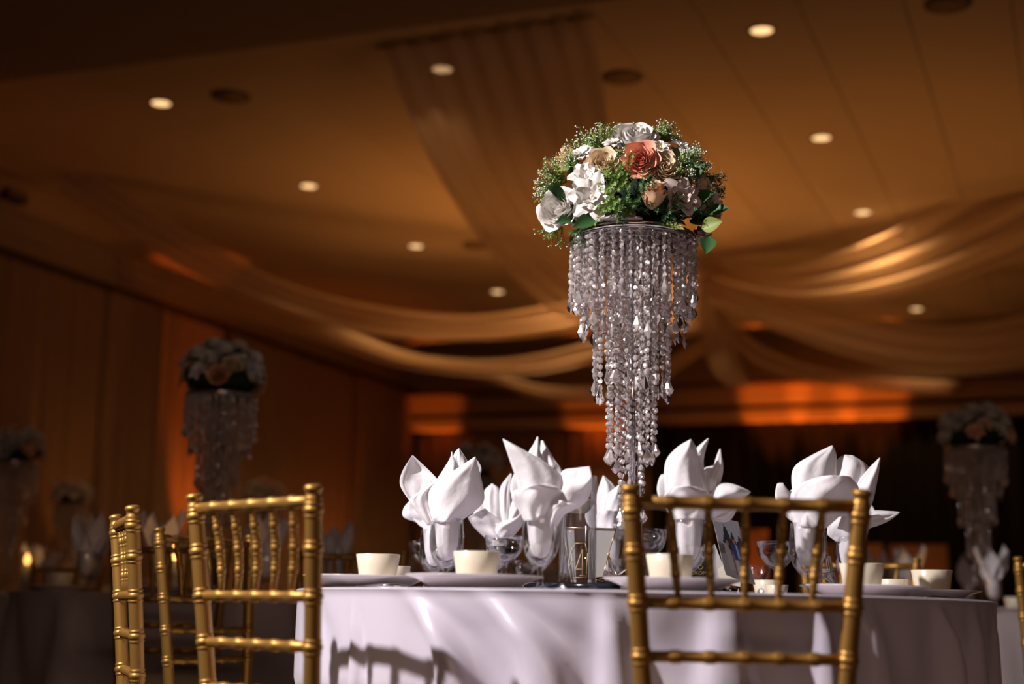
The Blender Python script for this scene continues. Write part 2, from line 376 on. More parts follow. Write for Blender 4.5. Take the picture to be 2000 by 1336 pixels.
swag('ceiling_swag', 'long left swag curving down from the left ceiling to the crystal stand', [(148, 315), (320, 425), (520, 535), (700, 590), (900, 615), (1080, 595), (1370, 540)],
     [(110, 370), (300, 490), (500, 590), (700, 650), (900, 665), (1100, 650), (1372, 590)], ((-4.2, 13.2), h), ((-4.2, 13.3), h), 3, .05)
swag('ceiling_swag', 'lower left swag with a bright golden edge behind the napkins', [(60, 430), (250, 500), (450, 570), (640, 625), (830, 690), (1050, 690), (1372, 600)],
     [(20, 470), (230, 545), (430, 610), (620, 665), (820, 720), (1060, 725), (1374, 650)], ((-6.3, 15.2), (2.0, 16.3)), ((-6.3, 15.3), (2.0, 16.4)), 2, .05)
swag('ceiling_swag', 'far short swag with a pale highlight low above the orange glow', [(860, 700), (960, 725), (1080, 752), (1220, 745), (1374, 660)],
     [(850, 722), (960, 750), (1080, 782), (1230, 775), (1376, 690)], ((-.9, 19.6), (2.1, 16.6)), ((-.9, 19.7), (2.1, 16.7)), 2, .04)
swag('ceiling_swag', 'broad right swag sweeping up to the right edge above the others', [(1375, 495), (1450, 520), (1540, 525), (1680, 482), (1830, 410), (2010, 300), (2200, 170)],
     [(1378, 545), (1480, 575), (1600, 590), (1740, 580), (1880, 545), (2030, 490), (2230, 400)], (h, (5.6, 12.2)), (h, (5.6, 12.4)), 3, .07)
swag('ceiling_swag', 'lower right swag curving level with the farthest right downlight', [(1380, 545), (1500, 570), (1640, 605), (1780, 632), (1900, 632), (2040, 600), (2250, 530)],
     [(1380, 590), (1500, 640), (1640, 690), (1780, 720), (1920, 725), (2060, 700), (2280, 640)], (h, (7.5, 16.0)), (h, (7.5, 16.2)), 3, .06)
swag('ceiling_swag', 'hanging fold of pale cloth dropping straight below the hub', [(1365, 500), (1372, 580), (1380, 660), (1395, 720), (1425, 755)],
     [(1400, 500), (1410, 570), (1425, 640), (1450, 710), (1470, 752)], ((1.9, 16.2), (2.8, 17.0)), ((1.9, 16.3), (2.9, 17.2)), 2, .05, 'sheer')
swag('ceiling_swag', 'dim far swag from the hub towards the stage corner', [(1400, 590), (1480, 670), (1600, 715), (1740, 735), (1900, 745)],
     [(1400, 640), (1480, 715), (1600, 748), (1740, 760), (1900, 765)], ((2.3, 16.6), (6.3, 19.3)), ((2.3, 16.7), (6.3, 19.5)), 2, .05, 'sheer')
# ring from which they hang
zc = at(1372, 540, 16.0).z
e = empty('drapery_hub', (HUB.x, HUB.y, zc))
m = MB(); ring = [(.16*math.cos(k*PI/12), .16*math.sin(k*PI/12), 0) for k in range(25)]
m.tube(ring, .03, 6); m.build('ring', MT['swag'], e)
MB().tube([(0, 0, 0), (0, 0, H-zc)], .01, 6).build('wire', MT['chrome'], e)
MB().tube([(-.16, 0, 0), (.16, 0, 0)], .008, 6).tube([(0, -.16, 0), (0, .16, 0)], .008, 6).build('cross_bar', MT['chrome'], e)
tag(e, 'cloth wrapped ring at the ceiling where all swags gather', 'fitting')
p0, p1 = ceil_px(735, 88), ceil_px(1158, 26)
m = MB(); m.tube([p0-Vector((0, 0, .02)), p1-Vector((0, 0, .02))], .009, 8); o = m.build('drapery_rod', MT['darktrim'])
tag(o, 'thin dark rod holding the top of the sheer ceiling panel', 'rod')

# ------------------------------------------------------------------ tables
# spots: back centre (at rail height) and facing; shift forward because the back leans
CH = [((.378, 2.415), (-.02, 1), 'gold bamboo style chair in the right foreground, seen square from behind', 'near'),
      ((-.424, 2.66), (.725, .69), 'brightly lit gold chair in the left foreground, turned three quarters', 'near'),
      ((-.808, 3.31), (.94, .337), 'gold chair seen edge on, left of the foreground pair', 'near'),
      ((-.80, 4.13), (.86, -.51), 'dull gold chair behind the left foreground chair', 'near'),
      ((-.53, 5.15), (.25, -1), 'dim gold chair whose rail shows left of the first cup', 'near'),
      ((1.17, 5.0), (-.35, -1), 'dark gold chair whose rail shows behind the right cups', 'near'),
      ((1.79, 4.72), (.12, 1), 'slim gold chair cut off by the right edge of the photo', 'near'),
      ((-2.35, 8.0), (-.55, .83), 'dark chair silhouette right of the far left candle', 'bg'),
      ((-1.1, 4.93), (0, 1), 'shadowed chair tucked under the left background table behind the edge-on chair', 'bg'),
      ((.48, 5.9), (-1, .1), 'dark chair between the two background tables', 'bg'),
      ((1.22, 7.45), (1, 0), 'dark chair left of the right background table', 'bg')]
TR = .747; TZ = .76
def skirt_mesh(seed, folds=17, R=TR, detail=True, center=(0, 0), rot=0):
    rnd = random.Random(seed); m = MB(); nth = 400 if detail else 96; nz = 44 if detail else 14
    if detail:                                # position, height, slant, width of each fold (angle seen from the table's centre)
        fd = [(-PI/2+a, A, sl, wd) for a, A, sl, wd in [(-1.17, .45, .4, .045), (-.90, .5, .1, .014), (-.69, 1.1, .75, .042), (-.47, 1.25, .85, .055), (-.17, .8, .15, .035), (.10, 1.0, .05, .06), (.33, 1.1, .15, .03), (.46, .9, .2, .045), (.72, 1.2, .30, .035), (.92, .6, .1, .04), (1.12, .35, .1, .04), (1.35, .15, .1, .05)]]
        fd += [(-PI/2+1.7+k*.27+rnd.uniform(-.06, .06), rnd.uniform(.6, 1.1), rnd.uniform(-.2, .2), rnd.uniform(.05, .07)) for k in range(13)][:-1]
    else: fd = [(rnd.uniform(-.12, .12)+2*PI*k/folds, rnd.uniform(.5, 1.25), rnd.uniform(-.35, .35), rnd.uniform(.05, .085)) for k in range(folds)]
    cs = []
    for (x, y), (fx, fy), lab, k in CH:       # the cloth gives way to the seats pushed under it
        dx, dy = x-center[0], y-center[1]; dist = math.hypot(dx, dy); fl_ = math.hypot(fx, fy)
        if dist < 1.25 and (-dx*fx-dy*fy)/dist/fl_ > .6 and dist-.42 < TR: cs.append((math.atan2(dy, dx)-rot, max(.40, dist-.45)))
    def fn(u, v):
        th = 2*PI*u; vv = v**1.25; z = TZ-.004-(TZ-.02)*vv; d = 0
        for c, A, sl, wd in fd:
            x = (th-c-sl*.22*math.tanh(vv*7)+PI) % (2*PI)-PI; w_ = wd*(.55+2.6*vv)
            if abs(x) < 6*w_: d += A*(math.exp(-(x/w_)**4)*.9-.45*math.exp(-((x-2.1*w_)/(w_*1.2))**2)-.3*math.exp(-((x+2.2*w_)/(w_*1.4))**2))*min(1, (vv*11))*(.018+.060*vv)
        r = R-.004+.006*vv+d+.004*math.sin(3*th+seed)*vv
        if v < .01: r = R
        for c, rin in cs:
            x = abs((th-c+PI) % (2*PI)-PI); g = math.exp(-(x/.5)**6); t = max(0, min(1, (.57-z)/.07)); t = t*t*(3-2*t)
            r = r*(1-g*t)+rin*g*t
        return (r*math.cos(th), r*math.sin(th), z)
    m.grid(fn, nth, nz)
    return m
def table(name_loc, label, detail=False, seed=1, folds=17, rot=0):
    e = empty('round_table', name_loc)
    MB().lathe([(0, TZ-.03), (TR-.01, TZ-.03), (TR-.01, TZ-.006), (0, TZ-.006)], 64).build('tabletop', MT['darktrim'], e)
    for k in range(4):
        a = PI/4+k*PI/2; MB().tube([(.42*math.cos(a), .42*math.sin(a), 0), (.38*math.cos(a), .38*math.sin(a), TZ-.03)], .016, 8).build('leg', MT['steel'], e)
    tag(e, label, 'table', 'round banquet tables')
    m = skirt_mesh(seed, folds, detail=detail, center=(name_loc[0], name_loc[1]), rot=rot)
    m.lathe([(0, TZ), (TR-.012, TZ), (TR-.003, TZ-.0012), (TR, TZ-.004)], 288 if detail else 96)
    m.f = [f for f in m.f]
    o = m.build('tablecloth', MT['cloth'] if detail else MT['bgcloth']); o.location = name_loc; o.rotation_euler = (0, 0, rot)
    return e, o
def cloth_tag(o, l): tag(o, l, 'tablecloth', 'floor length tablecloths')
_, c = table(TC, 'round banquet table in the foreground under lavender white satin', True, 5, 19)
cloth_tag(c, 'shiny lavender white satin cloth on the foreground table')
BGT = [((-1.155, 5.88, 0), 'round table under the tall flower stand at the left', 'dim white cloth on the table behind the left gold chairs'),
       ((2.26, 7.18, 0), 'round table under the tall flower stand at the right', 'dim white cloth on the table at the right edge'),
       ((-2.98, 8.95, 0), 'distant round table at the far left edge', 'shadowed cloth on the distant table at the left edge'),
       ((-3.72, 12.7, 0), 'far round table near the left wall curtains', 'dark cloth on the far table near the left wall curtains'),
       ((-2.03, 12.33, 0), 'far round table behind the left foreground chair', 'dark cloth on the far table behind the left foreground chair'),
       ((-.21, 9.35, 0), 'distant round table behind the left napkins', 'shadowed cloth on the distant table behind the left napkins')]
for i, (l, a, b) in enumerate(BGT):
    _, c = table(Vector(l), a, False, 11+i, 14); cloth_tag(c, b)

# ------------------------------------------------------------------ gold bamboo style chairs
def ringed(z0, z1, r, rings, rr=.0022, w=.0045):
    pts = [(z0, r)]
    for z in sorted(rings):
        if z-.016 > z0 and z+.016 < z1:
            pts += [(z-.0155, r), (z-.013, r), (z-.0115, r+rr*.7), (z-.0095, r+rr*.7), (z-.0075, r), (z-.0055, r+rr*.4), (z-.0035, r+rr*1.3), (z+.0035, r+rr*1.3), (z+.0055, r+rr*.4), (z+.0075, r), (z+.0095, r+rr*.7), (z+.0115, r+rr*.7), (z+.013, r), (z+.0155, r)]
    pts.append((z1, r)); return pts
def backx(z): return .186-.038*max(0, min(1, (.93-z)/.48))+(.012*(.45-z)/.45 if z < .45 else 0)
def backy(z):
    return -(.045*((z-.45)/.48)**1.2) if z > .45 else -.05*((.45-z)/.45)**1.6
def chair():
    e = empty('banquet_chair', (0, 0, 0)); g = MT['gold']
    RZ = [.575, .655, .738, .896]
    for s in (-1, 1):
        pr = ringed(0, .903, .0148, [.08, .2, .33, .45, .575, .655, .738, .818, .882])
        pr += [(.905, .0130), (.911, .0130), (.914, .0155), (.917, .0162), (.921, .0152), (.924, .010), (.9245, .0004)]
        MB().tube([(s*backx(z), backy(z), z) for z, r in pr], [r for z, r in pr], 16).build('back_post', g, e)
        pf = ringed(0, .44, .0148, [.08, .2, .33, .41]); pf = [(z, r*(1 if z > .1 else .85)) for z, r in pf]
        MB().tube([(s*.175, .375+.01*(1-z/.44), z) for z, r in pf], [r for z, r in pf], 12).build('front_leg', g, e)
    for k, z in enumerate(RZ):
        x = backx(z); R = .0092 if k < 3 else .0105
        pts = [(-x, R)]
        for i in range(5):
            xi = (i-2)*x*.335
            pts += [(xi-.011, R), (xi-.009, R+.0010), (xi-.0045, R+.0021), (xi+.0045, R+.0021), (xi+.009, R+.0010), (xi+.011, R)]
        pts.append((x, R))
        MB().tube([(q, backy(z), z) for q, r in pts], [r for q, r in pts], 12).build('back_rail', g, e)
    for i in range(5):
        z0, z1 = RZ[2], RZ[3]; x0, x1 = (i-2)*backx(z0)*.31, (i-2)*backx(z1)*.335
        pr = ringed(z0, z1, .0066, [z0+.045, z0+.083, z0+.122], .0012); pts = []; rs = []
        for z, r in pr:
            t = (z-z0)/(z1-z0); bow = .013*math.sin(PI*t)*(1 if abs(i-2) != 2 else .8)
            pts.append((x0+(x1-x0)*t, backy(z0)*(1-t)+backy(z1)*t+bow*.6, z)); rs.append(r*(.72+.42*math.sin(PI*min(1, max(0, (t-.1)/.9)))**.7))
        MB().tube(pts, rs, 10).build('spindle', g, e)
    m = MB(); sx = [(-.20, .39), (.20, .39), (.175, -.0), (-.175, -.0)]
    vs = [(x, y, z) for z in (.435, .455) for x, y in sx]
    m.add(vs, [(3, 2, 1, 0), (4, 5, 6, 7), (0, 1, 5, 4), (1, 2, 6, 5), (2, 3, 7, 6), (3, 0, 4, 7)], False); m.build('seat', g, e)
    m = MB()
    def cu(u, v):
        x = (u-.5)*2; y = (v-.5)*2; hz = .04*(1-abs(x)**6)*(1-abs(y)**6)
        return ((.195-.02*(1-v))*x*.97, .195+.19*y, .4555+hz)
    m.grid(cu, 14, 14); m.build('seat_cushion', MT['cushion'], e)
    for z in (.2, .33):
        MB().tube([(-backx(z), backy(z), z), (backx(z), backy(z), z)], .009, 8).build('stretcher', g, e)
        MB().tube([(-.175, .38, z), (.175, .38, z)], .009, 8).build('stretcher', g, e)
    for s in (-1, 1):
        for z in (.2, .31):
            MB().tube([(s*backx(z), backy(z), z), (s*.175, .38, z)], .009, 8).build('stretcher', g, e)
    return e
def orient(o, x, y, fx, fy):                 # the chair's back centre at seat level, facing (fx, fy)
    o.location = (x, y, 0); o.rotation_euler = (0, 0, math.atan2(-fx, fy))
ch0 = chair()
def face(px, py, tx, ty): return (tx-px, ty-py)
for i, ((x, y), (fx, fy), lab, k) in enumerate(CH):
    o = ch0 if i == 0 else copy_tree(ch0)
    orient(o, x, y, fx, fy); tag(o, lab, 'chair', 'gold bamboo style banquet chairs')

# ------------------------------------------------------------------ crystal stand
def bead(m, c, r, rz=0):                     # faceted octagonal bead, thin along its own axis
    n = 8; ax = Matrix.Rotation(rz, 3, 'Z') @ Matrix.Rotation(PI/2+.35*math.sin(c[2]*977), 3, 'X') @ Matrix.Rotation(c[2]*431, 3, 'Z')
    m.lathe([(r*.45, -r*.42), (r*.98, -r*.08), (r*.98, r*.08), (r*.45, r*.42)], n, c, False, ax)
def strand_mesh(nb, r, seed):
    rnd = random.Random(seed); m = MB(); pitch_ = r*2+.0022
    for k in range(nb):
        z = -(k+.5)*pitch_; bead(m, (0, 0, z), r, rnd.uniform(-.9, .9) + (PI/2 if rnd.random() < .3 else 0))
        rr = .0016; m.tube([(rr*1.2*math.cos(a_*PI/3), 0, z-r-.0011+rr*1.4*math.sin(a_*PI/3)) for a_ in range(7)], .00035, 3, cap=False)
    return m.mesh('crystal_strand', MT['crystal']), nb*pitch_
def drop_mesh(hh, w, seed):
    m = MB(); m.lathe([(.0006, 0), (w*.30, -hh*.10), (w*.42, -hh*.25), (w*1.0, -hh*.62), (w*.55, -hh*.86), (.0006, -hh)], 6, (0, 0, 0), False, Matrix.Scale(.45, 3, Vector((0, 1, 0))))
    return m.mesh('crystal_drop', MT['crystal'])
DROP = drop_mesh(.034, .0125, 1)
_sm = {}
def stand(full=True):
    e = empty('crystal_stand', (0, 0, 0)); ZT = .785; rnd = random.Random(3)       # built on z = .785 (riser top)
    MB().lathe([(0, 0), (.087, 0), (.087, .012), (.080, .016), (.03, .022), (.014, .034), (0, .034)], 40).build('base', MT['chrome'], e)
    MB().tube([(0, 0, .03), (0, 0, .80)], .0085, 16).build('pole', MT['chrome'], e)
    MB().tube([(.019, .01, .03), (.019, .01, .62)], .0055, 12).build('pole', MT['chrome'], e)
    TP = 1.582-ZT; 
    m = MB(); m.lathe([(.02, TP-.022), (.138, TP-.022), (.1455, TP-.018), (.1455, TP-.012), (.132, TP-.004), (.110, TP), (.105, TP+.012), (.09, TP+.018), (0, TP+.02)], 64); m.build('top_plate', MT['chrome'], e)
    tiers = [(.1395, 38, 8, .0068, TP-.024), (.118, 30, 12, .0068, TP-.026), (.084, 22, 20, .0068, TP-.028), (.052, 14, 29, .0070, TP-.03), (.026, 6, 37, .0070, TP-.03)]
    for ti, (r, n, nb, br, z) in enumerate(tiers):
        m = MB(); m.tube([(r*math.cos(k*PI/16), r*math.sin(k*PI/16), z+.002) for k in range(33)], .0018, 6); m.build('tier_ring', MT['chrome'], e)
        for k in range(n):
            a = 2*PI*(k+.3*ti)/n+rnd.uniform(-.05, .05); nn = nb+rnd.choice([-1, 0, 0, 0, 1]); sd = k % 3
            key = (nn, br, sd)
            if key not in _sm: _sm[key] = strand_mesh(nn, br, sd*31+nn)
            me, L = _sm[key]
            rr = r*(1+rnd.uniform(-.03, .03))
            s_ = link('crystal_strand', me, e, (rr*math.cos(a), rr*math.sin(a), z), (0, 0, a+rnd.uniform(-.5, .5)))
            dd = link('crystal_drop', DROP, s_, (0, 0, -L), (0, 0, rnd.uniform(-1, 1)))
    return e
st0 = stand(); st0.location = (.272, 3.3, .783)
tag(st0, 'tall chrome stand hung with tiers of crystal strands on the foreground table', 'centrepiece', 'tall crystal flower stands')
stand_spots = [((-1.155, 5.88, .765), 'crystal stand on the left background table, between the gold chairs'), ((2.26, 7.18, .765), 'crystal stand on the right background table'),
  ((-2.98, 8.95, .765), 'crystal stand at the far left edge of the photo'), ((-3.72, 12.7, .765), 'small far crystal stand near the left wall curtains'),
  ((-2.03, 12.33, .765), 'small far crystal stand behind the left foreground chair'), ((-.21, 9.35, .765), 'small far crystal stand behind the left napkins')]
for l, lb in stand_spots:
    o = copy_tree(st0); o.location = l; tag(o, lb, 'centrepiece')

# ------------------------------------------------------------------ flowers
def petal(m, rho, h, a, dA, curl, rnd, R, ruf=.09, tip=.0, rad=False):
    # petal lying on a cup of revolution round the flower's axis; curl bends its rim outwards
    ph = rnd.uniform(0, 6); sp = rnd.uniform(.06, .14)
    def fn(u, v):
        s = (v-.5)*2; top = 1-.30*abs(s)**2.6+tip*(1-abs(s)); uu = u*top
        if rad:                               # open flower: narrow base, round outer edge
            w = dA*math.sin(PI*min(1, .10+u*.80))**.6; d = h*u*(1-.10*s*s)
            ax = Vector((math.cos(a), math.sin(a), 0)); sd = Vector((-ax.y, ax.x, 0)); e = ruf*R*math.sin(4*s+ph)*u
            return ax*(d*math.sin(rho*(.7+.5*u))+.04*R)+sd*(w*s*R)+Vector((0, 0, d*math.cos(rho*(.7+.5*u))+.10*R*s*s*u+e))
        r = rho*math.sin(min(1, uu*1.15+.12)*PI/2)**.8*(1+sp*s)+curl*max(0, uu-.55)**2*3.2+ruf*R*math.sin(5*s+ph)*uu*uu*.6
        ang = a+s*dA*(.75+.25*u); z = h*(uu-.9*curl/R*max(0, uu-.6)**2*2.2)
        return Vector((r*math.cos(ang), r*math.sin(ang), z))
    m.grid(fn, 8, 8)
def flower(kind, R, mats, seed, parent, loc, nrm, split=True, squash=1.0):
    rnd = random.Random(seed); q = Vector(nrm).normalized().to_track_quat('Z', 'Y')
    # number, cup radius, height, half angle, curl, inner colour
    if kind == 'rose': L = [(2, .10, .95, 1.9, .01, 1), (3, .20, .97, 1.25, .03, 1), (3, .31, .96, 1.2, .05, 0), (4, .43, .93, .98, .08, 0), (5, .56, .88, .80, .12, 0), (5, .70, .80, .80, .20, 0), (6, .82, .66, .66, .30, 0)]
    elif kind == 'bud': L = [(2, .10, 1.25, 1.9, .01, 1), (3, .20, 1.30, 1.25, .03, 1), (3, .32, 1.25, 1.2, .07, 0), (4, .44, 1.15, .95, .14, 0), (4, .52, .95, .95, .22, 0)]
    else: L = [(5, .55, .55, .22, 0, 1), (6, .85, .80, .30, 0, 0), (7, 1.15, 1.05, .36, 0, 0)]
    core = MB(); outs = []
    for li, (n, rr, hh, wd, cl, mi) in enumerate(L):
        for k in range(n):
            a = 2*PI*(k+rnd.uniform(-.12, .12))/n+li*.7
            last = split and li >= len(L)-2
            mm = MB() if last else core
            if kind == 'open': petal(mm, rr+rnd.uniform(-.1, .1), R*hh*rnd.uniform(.92, 1.06), a, wd, 0, rnd, R, .05, 0, True)
            else: petal(mm, R*rr, R*hh*rnd.uniform(.92, 1.06), a, wd, R*cl*rnd.uniform(.7, 1.3), rnd, R)
            if not last and mi: mm.mi[-64:] = [1]*64
            if last: outs.append(mm)
    core.lathe([(0, -.05*R), (.12*R, 0), (.10*R, .3*R), (0, .45*R)], 8, mi=1)
    o = core.build({'rose': 'rose', 'bud': 'rosebud', 'open': 'open_flower'}[kind], [mats[0], mats[1]], parent, loc)
    o.rotation_euler = q.to_euler(); o.scale = (squash, 1, 1)
    for mm in outs: mm.build('petal', mats[0], o)
    return o
def sprig(m, base, d, L, rnd, leafl=.012, curly=.25, tips=None):
    d = Vector(d).normalized(); pts = [Vector(base)]; cur = d.copy()
    for k in range(8):
        cur = (cur+Vector((rnd.uniform(-1, 1), rnd.uniform(-1, 1), rnd.uniform(-1, 1)))*curly*.3).normalized(); pts.append(pts[-1]+cur*L/8)
    m.tube(pts, .0007, 3)
    for k in range(2, 9):
        p = pts[k]; t = (pts[k]-pts[k-1]).normalized(); o1 = t.orthogonal().normalized()
        for j in range(5):
            a = rnd.uniform(0, 2*PI); side = (o1*math.cos(a)+t.cross(o1)*math.sin(a)); e = p+(side+t*.8).normalized()*leafl*rnd.uniform(.7, 1.3)
            w = side.cross(t).normalized()*.0011; mid = (p+e)/2
            m.add([p, mid+w, e, mid-w], [(0, 1, 2, 3)], False)
            if tips is not None and k > 3 and rnd.random() < tips[1]: tips[0].append(e)
def blob(m, c, r):
    m.lathe([(0, -r), (r*.8, -r*.5), (r, 0), (r*.8, r*.5), (0, r)], 6, c)
def leaf_mesh(L, w, bend=.2):
    m = MB()
    def fn(u, v):
        s = (v-.5)*2; ww = w*math.sin(PI*u**.8)*(1 if u < 1 else 0)
        return Vector((s*ww, L*u, bend*L*math.sin(u*2)-abs(s)*ww*-.35))
    m.grid(fn, 8, 4); return m
def place_leaf(name, m, mt, parent, loc, d, upv=(0, -1, .3), label=None):
    o = m.build(name, mt, parent, loc); d = Vector(d).normalized(); z = Vector(upv); z = (z-d*z.dot(d)).normalized(); x = d.cross(z)
    o.matrix_local = Matrix.Translation(loc) @ Matrix((x, d, z)).transposed().to_4x4()
    if label: o['label'] = label
    return o
AC = Vector((.272, 3.3, 1.60))               # foot of the bouquet
P = MT
def arrangement():
    e = empty('flower_arrangement', AC); rnd = random.Random(5)
    ctr = at(1238, 405, 3.3)
    def loc3(px, py, off=None):
        # point on the bouquet's dome seen at the pixel: ellipsoid front surface
        p = at(px, py, 3.3); dx = (p.x-ctr.x)/.185; dz = (p.z-ctr.z)/(.175 if p.z > ctr.z else .10)
        yy = -math.sqrt(max(0, 1-dx*dx-dz*dz))*.155
        if off is not None: yy = off
        q = at(px, py, 3.3+yy); n = Vector((dx, yy/.155*1.1 if off is None else -.5, dz*.9)); return q-AC, n
    FL = [('rose', 1251, 312, 31, ('coralp', 'coralin'), (-.22, -1, -.10), 1, 'coral pink rose with a deeper heart'), ('rose', 1240, 268, 36, ('whitep', 'whitep'), (0, -1, .7), 1.1, 'white rose at the crown'),
      ('rose', 1178, 318, 27, ('creamp', 'creamp'), (-.1, -1, .15), 1, 'small cream rose'), ('bud', 1112, 318, 36, ('peachp', 'creamp'), (-.35, -.35, 1), .9, 'peach orange bud at the left'),
      ('open', 1135, 302, 24, ('whitep', 'whitep'), (-.3, -.6, .6), 1, 'white flower behind the peach bud'), ('open', 1145, 346, 31, ('whitep', 'whitep'), (-.2, -1, .35), 1, 'upper white open flower'),
      ('open', 1157, 386, 42, ('whitep', 'whitep'), (-.15, -1, .1), 1, 'large white open flower'), ('rose', 1090, 408, 36, ('whitep', 'whitep'), (-.45, -.85, .15), 1, 'white rose drooping at the left'),
      ('rose', 1297, 326, 27, ('creamp', 'creamp'), (.1, -.9, .1), 1, 'beige rose beside the coral rose'), ('bud', 1276, 384, 34, ('peachp', 'creamp'), (.1, -.5, .9), 1, 'tall peach bud in the middle'),
      ('open', 1331, 384, 36, ('mauvep', 'mauvep'), (.3, -.9, .1), 1, 'pale mauve white open flower'), ('rose', 1374, 360, 20, ('creamp', 'peachp'), (.7, -.5, .3), 1, None),
      ('open', 1388, 407, 28, ('mauvep', 'mauvep'), (.6, -.7, -.1), 1, None), ('open', 1290, 290, 20, ('whitep', 'creamp'), (.15, -.8, .6), 1, None),
      ('open', 1332, 287, 26, ('whitep', 'whitep'), (.4, -.6, .7), 1, 'white pointed flower at the upper right'), ('bud', 1370, 462, 22, ('creamp', 'creamp'), (.2, -.6, .7), 1, 'cream petals hanging over the plate rim'),
      ('open', 1196, 280, 18, ('whitep', 'whitep'), (-.1, -.6, .8), 1, None)]
    for i, (k, px, py, rp, mt, n, sq, lb) in enumerate(FL):
        l, _ = loc3(px, py); R = rp/880.*(1.30 if k != 'open' else 1.15); nn = Vector(n).normalized()
        o = flower(k, R, (P[mt[0]], P[mt[1]]), 40+i, e, l-nn*R*(.15 if k == 'open' else .55), nn, True, sq)
        if lb: o['label'] = lb
    for i in range(12):                       # the far side
        th = PI*(.04+.92*(i/11.)); zz = rnd.choice([.0, .06, .12]); r = .17*math.sqrt(max(.1, 1-(zz/.19)**2))
        n = Vector((math.cos(th), math.sin(th), .3+zz*5)); l = Vector((ctr.x-AC.x+r*math.cos(th)*.95, r*math.sin(th)*.9, .05+zz))
        mt = rnd.choice([('whitep', 'creamp'), ('whitep', 'whitep'), ('creamp', 'peachp')])
        flower(rnd.choice(['rose', 'open']), .036, (P[mt[0]], P[mt[1]]), 80+i, e, l-n.normalized()*.02, n, False)
    m = MB(); m.lathe([(0, .004), (.09, .006), (.145, .03), (.158, .06), (.150, .10), (.118, .15), (.06, .182), (0, .19)], 24, (-.004, 0, 0), axis=Matrix.Diagonal((.94, .66, .90))); m.build('foam_base', MT['foam'], e)
    # leafy underlayer
    base = Vector((ctr.x-AC.x, 0, .03))
    for i in range(46):
        th = 2*PI*i/46+rnd.uniform(-.1, .1); el = rnd.uniform(-.25, .9); d = Vector((math.cos(th)*math.cos(el), math.sin(th)*math.cos(el)*.85, math.sin(el)))
        L = rnd.uniform(.05, .085); st = base+Vector((d.x*.09, d.y*.08, d.z*.08)); place_leaf('leaf', leaf_mesh(L, L*.24), P['leaf'], e, st, d, (rnd.uniform(-1, 1), rnd.uniform(-1, 0), 1))
    for px, py, dx, dz in [(1110, 438, -.6, -.3), (1128, 430, -.3, .2), (1085, 385, -.8, .3), (1120, 335, -.4, .8), (1350, 425, .6, -.2), (1365, 440, .7, -.4), (1340, 432, .3, -.1), (1372, 395, .7, .2), (1362, 340, .6, .5), (1320, 425, .2, 0), (1290, 410, .1, .2), (1262, 405, 0, .3), (1398, 420, .8, 0), (1155, 420, -.2, .3)]:
        p = at(px, py, 3.24)-AC; place_leaf('leaf', leaf_mesh(.062, .017), P['leaf'], e, p-Vector((dx, -.2, dz))*.03, (dx, -.35, dz+.05), (0, -1, .4))
    pl = [((1370, 447), (1412, 433), 'leafy', .34, 'bright yellow green leaf at the right'), ((1385, 462), (1378, 498), 'leaf', .32, 'dark leaf hanging at the right'), ((1164, 425), (1118, 447), 'leaf', .25, None), ((1300, 436), (1338, 450), 'leafy', .16, None), ((1240, 412), (1216, 424), 'leafy', .3, None)]
    for (a, b), (c, d_), mt, w, lb in pl:
        p = at(a, b, 3.17)-AC; q = at(c, d_, 3.15)-AC; L = (q-p).length
        place_leaf('leaf', leaf_mesh(L, L*w*1.1, .05), P[mt], e, p, q-p, (0, -1, .2), lb)
    m = MB()
    def cal(u, v): a = at(1170+u*85, 425-8*math.sin(PI*u)+v*14*math.sin(PI*(u*.8+.1)), 3.165-.012*math.sin(PI*v))-AC; return a
    m.grid(cal, 10, 6); o = m.build('leaf', P['mauvep'], e, solid=.001); o['label'] = 'pale grey leaf lying on the plate rim'
    # sprigs of fern and gypsophila, one part per cluster
    SP = [((1206, 352), 46, 26, 'sprig', 0), ((1195, 395), 50, 18, 'sprig', 0), ((1225, 395), 44, 16, 'sprigd', 0), ((1090, 350), 50, 26, 'sprig', .15), ((1150, 285), 46, 22, 'sprig', .22), ((1180, 275), 44, 16, 'sprig', .15), ((1120, 325), 40, 16, 'sprig', .2),
      ((1297, 262), 34, 22, 'sprig', .3), ((1345, 318), 44, 28, 'sprig', .3), ((1340, 345), 30, 14, 'sprig', .35), ((1225, 300), 26, 12, 'sprig', .2), ((1385, 345), 40, 16, 'sprigd', .3), ((1390, 385), 40, 14, 'sprigd', .1), ((1078, 440), 44, 10, 'sprig', .1),
      ((1130, 450), 34, 8, 'sprigd', .0), ((1068, 375), 36, 12, 'sprig', .4), ((1310, 405), 40, 16, 'sprigd', 0), ((1255, 375), 40, 14, 'sprigd', 0), ((1365, 425), 40, 14, 'sprigd', 0), ((1240, 255), 26, 6, 'sprig', .3)]
    for (px, py), rp, n, mt, tp in SP:
        m = MB(); tips = []; l, nrm = loc3(px, py); nrm = nrm.normalized(); l = l-nrm*.022; L = rp/880.*1.15
        for k in range(n):
            d = nrm+Vector((rnd.uniform(-1, 1), rnd.uniform(-.8, .8), rnd.uniform(-1, 1)))*.75
            if py > 435: d = Vector((-.5 if px < 1238 else .5, -.2, -.9))+Vector((rnd.uniform(-1, 1), rnd.uniform(-1, 1), rnd.uniform(-1, 1)))*.5
            sprig(m, l, d, L*rnd.uniform(.75, 1.15), rnd, .010, .5, (tips, tp))
        o = m.build('fern_sprig', P[mt], e); o['kind'] = 'stuff'
        if tips and tp:
            m2 = MB()
            for t in tips: blob(m2, t, rnd.uniform(.0013, .0023))
            o2 = m2.build('tiny_blossoms', P['gyp'], o); o2['kind'] = 'stuff'
    return e
